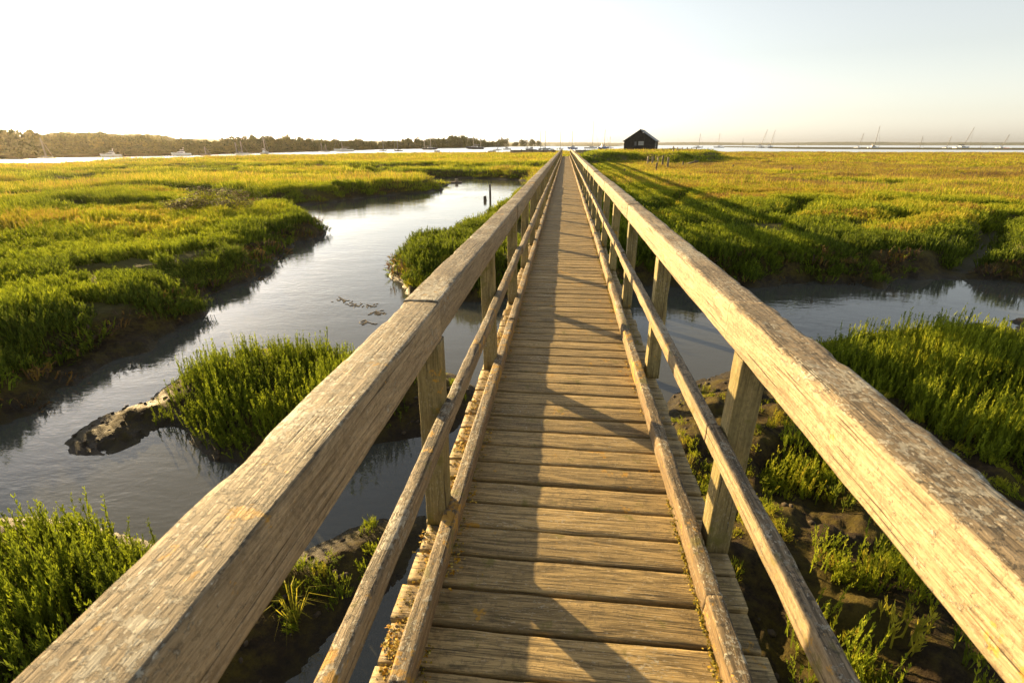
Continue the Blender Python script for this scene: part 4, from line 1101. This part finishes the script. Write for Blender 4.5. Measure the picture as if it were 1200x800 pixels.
boat('yacht', 1005, 174.2, 9, 'white', 'white yacht with thin mast left of the white catamaran', [(1006, 156)], 8, 1, turn=1.1)
boat('cruiser', 1023, 174.4, 11, 'white', 'stubby white motor sailer with a very faint tall mast', [(1027, 147.5)], 4, 1)
boat('yacht', 1077, 174.3, 8, 'white', 'white yacht grounded on the spit, alone in the middle right', [(1078, 159.5)], 5, 1)
boat('yacht', 1108, 174.5, 8, 'white', 'white yacht left of the leaning dark covered one', [(1111, 159.5)], 8, 1, turn=1.1)
boat('yacht', 1126, 174.6, 16, 'white', 'leaning yacht with dark cover and the tallest mast on the right', [(1134, 148.5)], 15, 1, 'dark', turn=.95)
boat('yacht', 1148, 174.5, 6, 'white', 'small upright white yacht right of the leaning dark covered one', [(1149, 168)], 3, 1)
boat('dinghy', 1162, 174.5, 5, 'white', 'small white dinghy near the orange covered boat', (), 0, 1, 'grey')
boat('yacht', 1172, 174.6, 10, 'white', 'white yacht leaning with a faint mast near the right edge', [(1178, 157)], 14, 1, turn=1.0)
boat('dinghy', 1180, 174.8, 7, 'white', 'orange covered dinghy at the far right edge', (), 0, 1, 'orange')
boat('dinghy', 793, 175.8, 8, 'white', 'upturned pale dinghy on the grassy bank right of the boathouse', (), 0, 1, 'grey', z0=.9)
# raft in the pool
p = at(533, 214.5, 0)
rf_ = tag(empty('raft', tuple(p), (0, 0, .2)), 'small dark floating raft with a box in the creek pool', 'raft')
bm = bmesh.new(); bm_box(bm, (0, 0, .05), (1.15, .5, .12), None, .03); bm_box(bm, (-.75, 0, .05), (.35, .25, .07), None, .02); link_mesh('platform', bm_mesh('platform', bm, STAKEW), rf_)
bm = bmesh.new(); bm_box(bm, (.15, 0, .22), (.25, .22, .22), None, .03); link_mesh('box', bm_mesh('box', bm, PALESTAKEW), rf_)
# leaning pole on the left bank
p = at(184, 185, .3)
bm = bmesh.new(); bm_tube(bm, (0, 0, -.3), (-1.5, 0, 1.6), .05, .04, 6)
tag(link_mesh('mooring_pole', bm_mesh('mooring_pole', bm, STAKEW), None, tuple(p)), 'thin leaning mooring pole on the left river bank between two cruisers', 'pole')
for i, (x, yb, yt) in enumerate([(483, 178.9, 176), (486, 178.9, 176.4), (527, 178.7, 175.6), (531, 178.7, 176.2)]):
    stake(x, yb, yt, ['dark mooring stake below the gap left of the ketch', 'thinner twin of the mooring stake left of the ketch', 'dark mooring stake between ketch and large dark yacht', 'shorter mooring stake between ketch and large dark yacht'][i], STAKEW, .22, .3, grp='mooring stakes at the river edge', name='mooring_stake')

# ------------------------------------------------------------------ the wood on the left shore
NC = 6
C_CROWN = proto_coll('crown', [crown_mesh(620, .105, 'crown').mesh('crown', TREEL) for _ in range(NC)])
SKY = [(-900, 128), (-500, 138), (-200, 146), (-60, 150), (0, 152.5), (10, 151.5), (30, 153.5), (50, 154.5), (75, 157), (100, 158), (127, 157.5), (137, 160), (150, 163), (175, 161), (190, 164), (205, 167), (215, 164.5), (235, 164.5), (250, 168),
       (262, 165), (270, 162.5), (285, 161.5), (300, 162), (320, 161), (357, 161.5), (372, 165), (380, 164), (388, 167), (396, 166), (411, 167), (421, 165), (437, 166.5), (450, 167), (470, 165), (486, 163.5), (495, 165), (520, 163), (535, 160), (543, 159.5), (556, 163), (572, 166.8), (590, 167.5)]
sx, sy = np.array(SKY).T; hx, hy = np.array(SHORE_PX).T
pts, scs, tis = [], [], []
x = -880.0
while x < 588:
    yb = np.interp(x, hx, hy); p0 = at(x, yb, 0); u = np.array([p0[0], p0[1]]); d0 = np.linalg.norm(u); u = u/d0
    ytop = np.interp(x, sx, sy) - 2.2*min(1, max(.6, (560-x)/500))
    Hf = top_z(np.array([u[0]*(d0+14), u[1]*(d0+14), 0]), x, ytop)
    cr = max(1.6, .42*Hf)
    for lay, (dd, hh) in enumerate(((4, .42), (8, .68), (13, .93), (19, 1.0))):
        q = u*(d0+dd*max(1, Hf/7)+random.gauss(0, 1.2)); q = q + np.array([u[1], -u[0]])*random.gauss(0, .35*cr)
        z, _ = land(np.array([q]))
        H = (Hf*np.linalg.norm(q)/(d0+14))*hh*random.uniform(.82, 1.10) - max(0, float(z[0]))
        r_ = max(1.2, cr*random.uniform(.85, 1.2))
        pts.append((q[0], q[1], max(0, float(z[0]))-.15)); scs.append((r_, r_, max(1, H/1.18))); tis.append(np.clip(.45+random.gauss(0, .22), 0, 1))
    step = cr*.75/mpp(np.array([p0[0], p0[1], 0]))
    x += max(1.3, step)
n = len(pts); rot = np.stack([np.zeros(n), np.zeros(n), rng.uniform(0, 6.28, n)], 1)
scatter('woodland', pts, rot, scs, tis, C_CROWN, 'sunlit wood of broad trees lining the far left shore', NC)
HSKY = [(120, 160.5), (135, 159), (145, 156), (165, 155), (180, 155.5), (200, 158), (230, 157.5), (250, 158.5), (260, 162), (270, 164), (290, 165)]
ax_, ay_ = np.array(HSKY).T
pts, scs, tis = [], [], []
for k in range(520):
    x = random.uniform(118, 292); dd = 230+230*random.random()
    d = fw*F+rt*(x-600); u = d[:2]/np.linalg.norm(d[:2]); q = u*dd
    if 198 < x < 222 and 370 < dd < 420: continue
    Ht = top_z(np.array([q[0], q[1], 0]), x, np.interp(x, ax_, ay_)+9*(1-(dd-230)/230)**1.5)
    z, _ = land(np.array([q])); z = float(z[0]); H = max(2.5, Ht-z)
    r_ = random.uniform(3.5, 6.5)
    pts.append((q[0], q[1], z-.2)); scs.append((r_, r_, H/1.18)); tis.append(np.clip(.6+random.gauss(0, .2), 0, 1))
n = len(pts); rot = np.stack([np.zeros(n), np.zeros(n), rng.uniform(0, 6.28, n)], 1)
scatter('woodland', pts, rot, scs, tis, C_CROWN, 'hazy wooded hill rising behind the left shore trees', NC)
# trees one can tell apart on the skyline
BARK = simple_mat('bark', (.09, .07, .05), .9)
def tree(x, yb, yt, wpx, label):
    p = at(x, yb, 0); u = np.array([p[0], p[1]]); u = u/np.linalg.norm(u); q = np.array([p[0]+u[0]*14, p[1]+u[1]*14, .5])
    H = top_z(q, x, yt)-.5; W = wpx*mpp(q)
    o = tag(empty('tree', tuple(q)), label, 'tree', 'trees on the far left skyline')
    bm = bmesh.new(); bm_tube(bm, (0, 0, -.3), (0, 0, H*.45), .05*H, .03*H, 8)
    for k in range(4):
        a = k*1.6+random.random(); bm_tube(bm, (0, 0, H*.35), (math.cos(a)*W*.3, math.sin(a)*W*.3, H*.7), .022*H, .01*H, 6)
    link_mesh('trunk', bm_mesh('trunk', bm, BARK), o)
    b = crown_mesh(900, .085, 'crown', 9)
    c = link_mesh('crown', b.mesh('crown', TREEL2), o, (0, 0, H*.02)); c.scale = (W/1.9, W/1.9, H*.98/1.2)
TREEL2 = leaf_mat('tree_leaves_single', [(0, (.04, .055, .016)), (1, (.10, .105, .03))], .25, .8, .5)
for x, yb, yt, wpx, lb in [(396, 176.7, 162.8, 13, 'rounded tree standing above the wood left of the large yacht mast'), (407, 176.4, 164, 9, 'small tree with a gap below its crown behind the large yacht mast'),
    (421, 176, 162.2, 15, 'broad domed tree right of the large yacht mast'), (590, 172.2, 162.2, 16, 'widest tree of the skyline row ending at the left handrail'),
    (604, 171.9, 166, 9, 'low tree in the dip of the skyline row by the left handrail'), (614, 171.8, 163.8, 12, 'round tree third from the end of the skyline row'),
    (624, 171.7, 164, 11, 'round tree second from the end of the skyline row'), (632, 171.6, 165, 8, 'last small tree at the right end of the skyline row')]:
    tree(x, yb, yt, wpx, lb)

# ------------------------------------------------------------------ evening haze over the whole place
bm = bmesh.new(); bm_box(bm, (0, 1400, 10.5), (7400, 4400, 25))
HZM = bpy.data.materials.new('haze'); HZM.use_nodes = True; nt = HZM.node_tree; nt.nodes.clear()
pv = N(nt, 'ShaderNodeVolumePrincipled', {'Color': (1.0, .93, .80, 1), 'Density': HAZE, 'Anisotropy': .80}); o_ = N(nt, 'ShaderNodeOutputMaterial')
nt.links.new(pv.outputs[0], o_.inputs['Volume'])
tag(link_mesh('haze', bm_mesh('haze', bm, HZM)), 'golden evening haze over river and marsh', None, None, 'stuff')
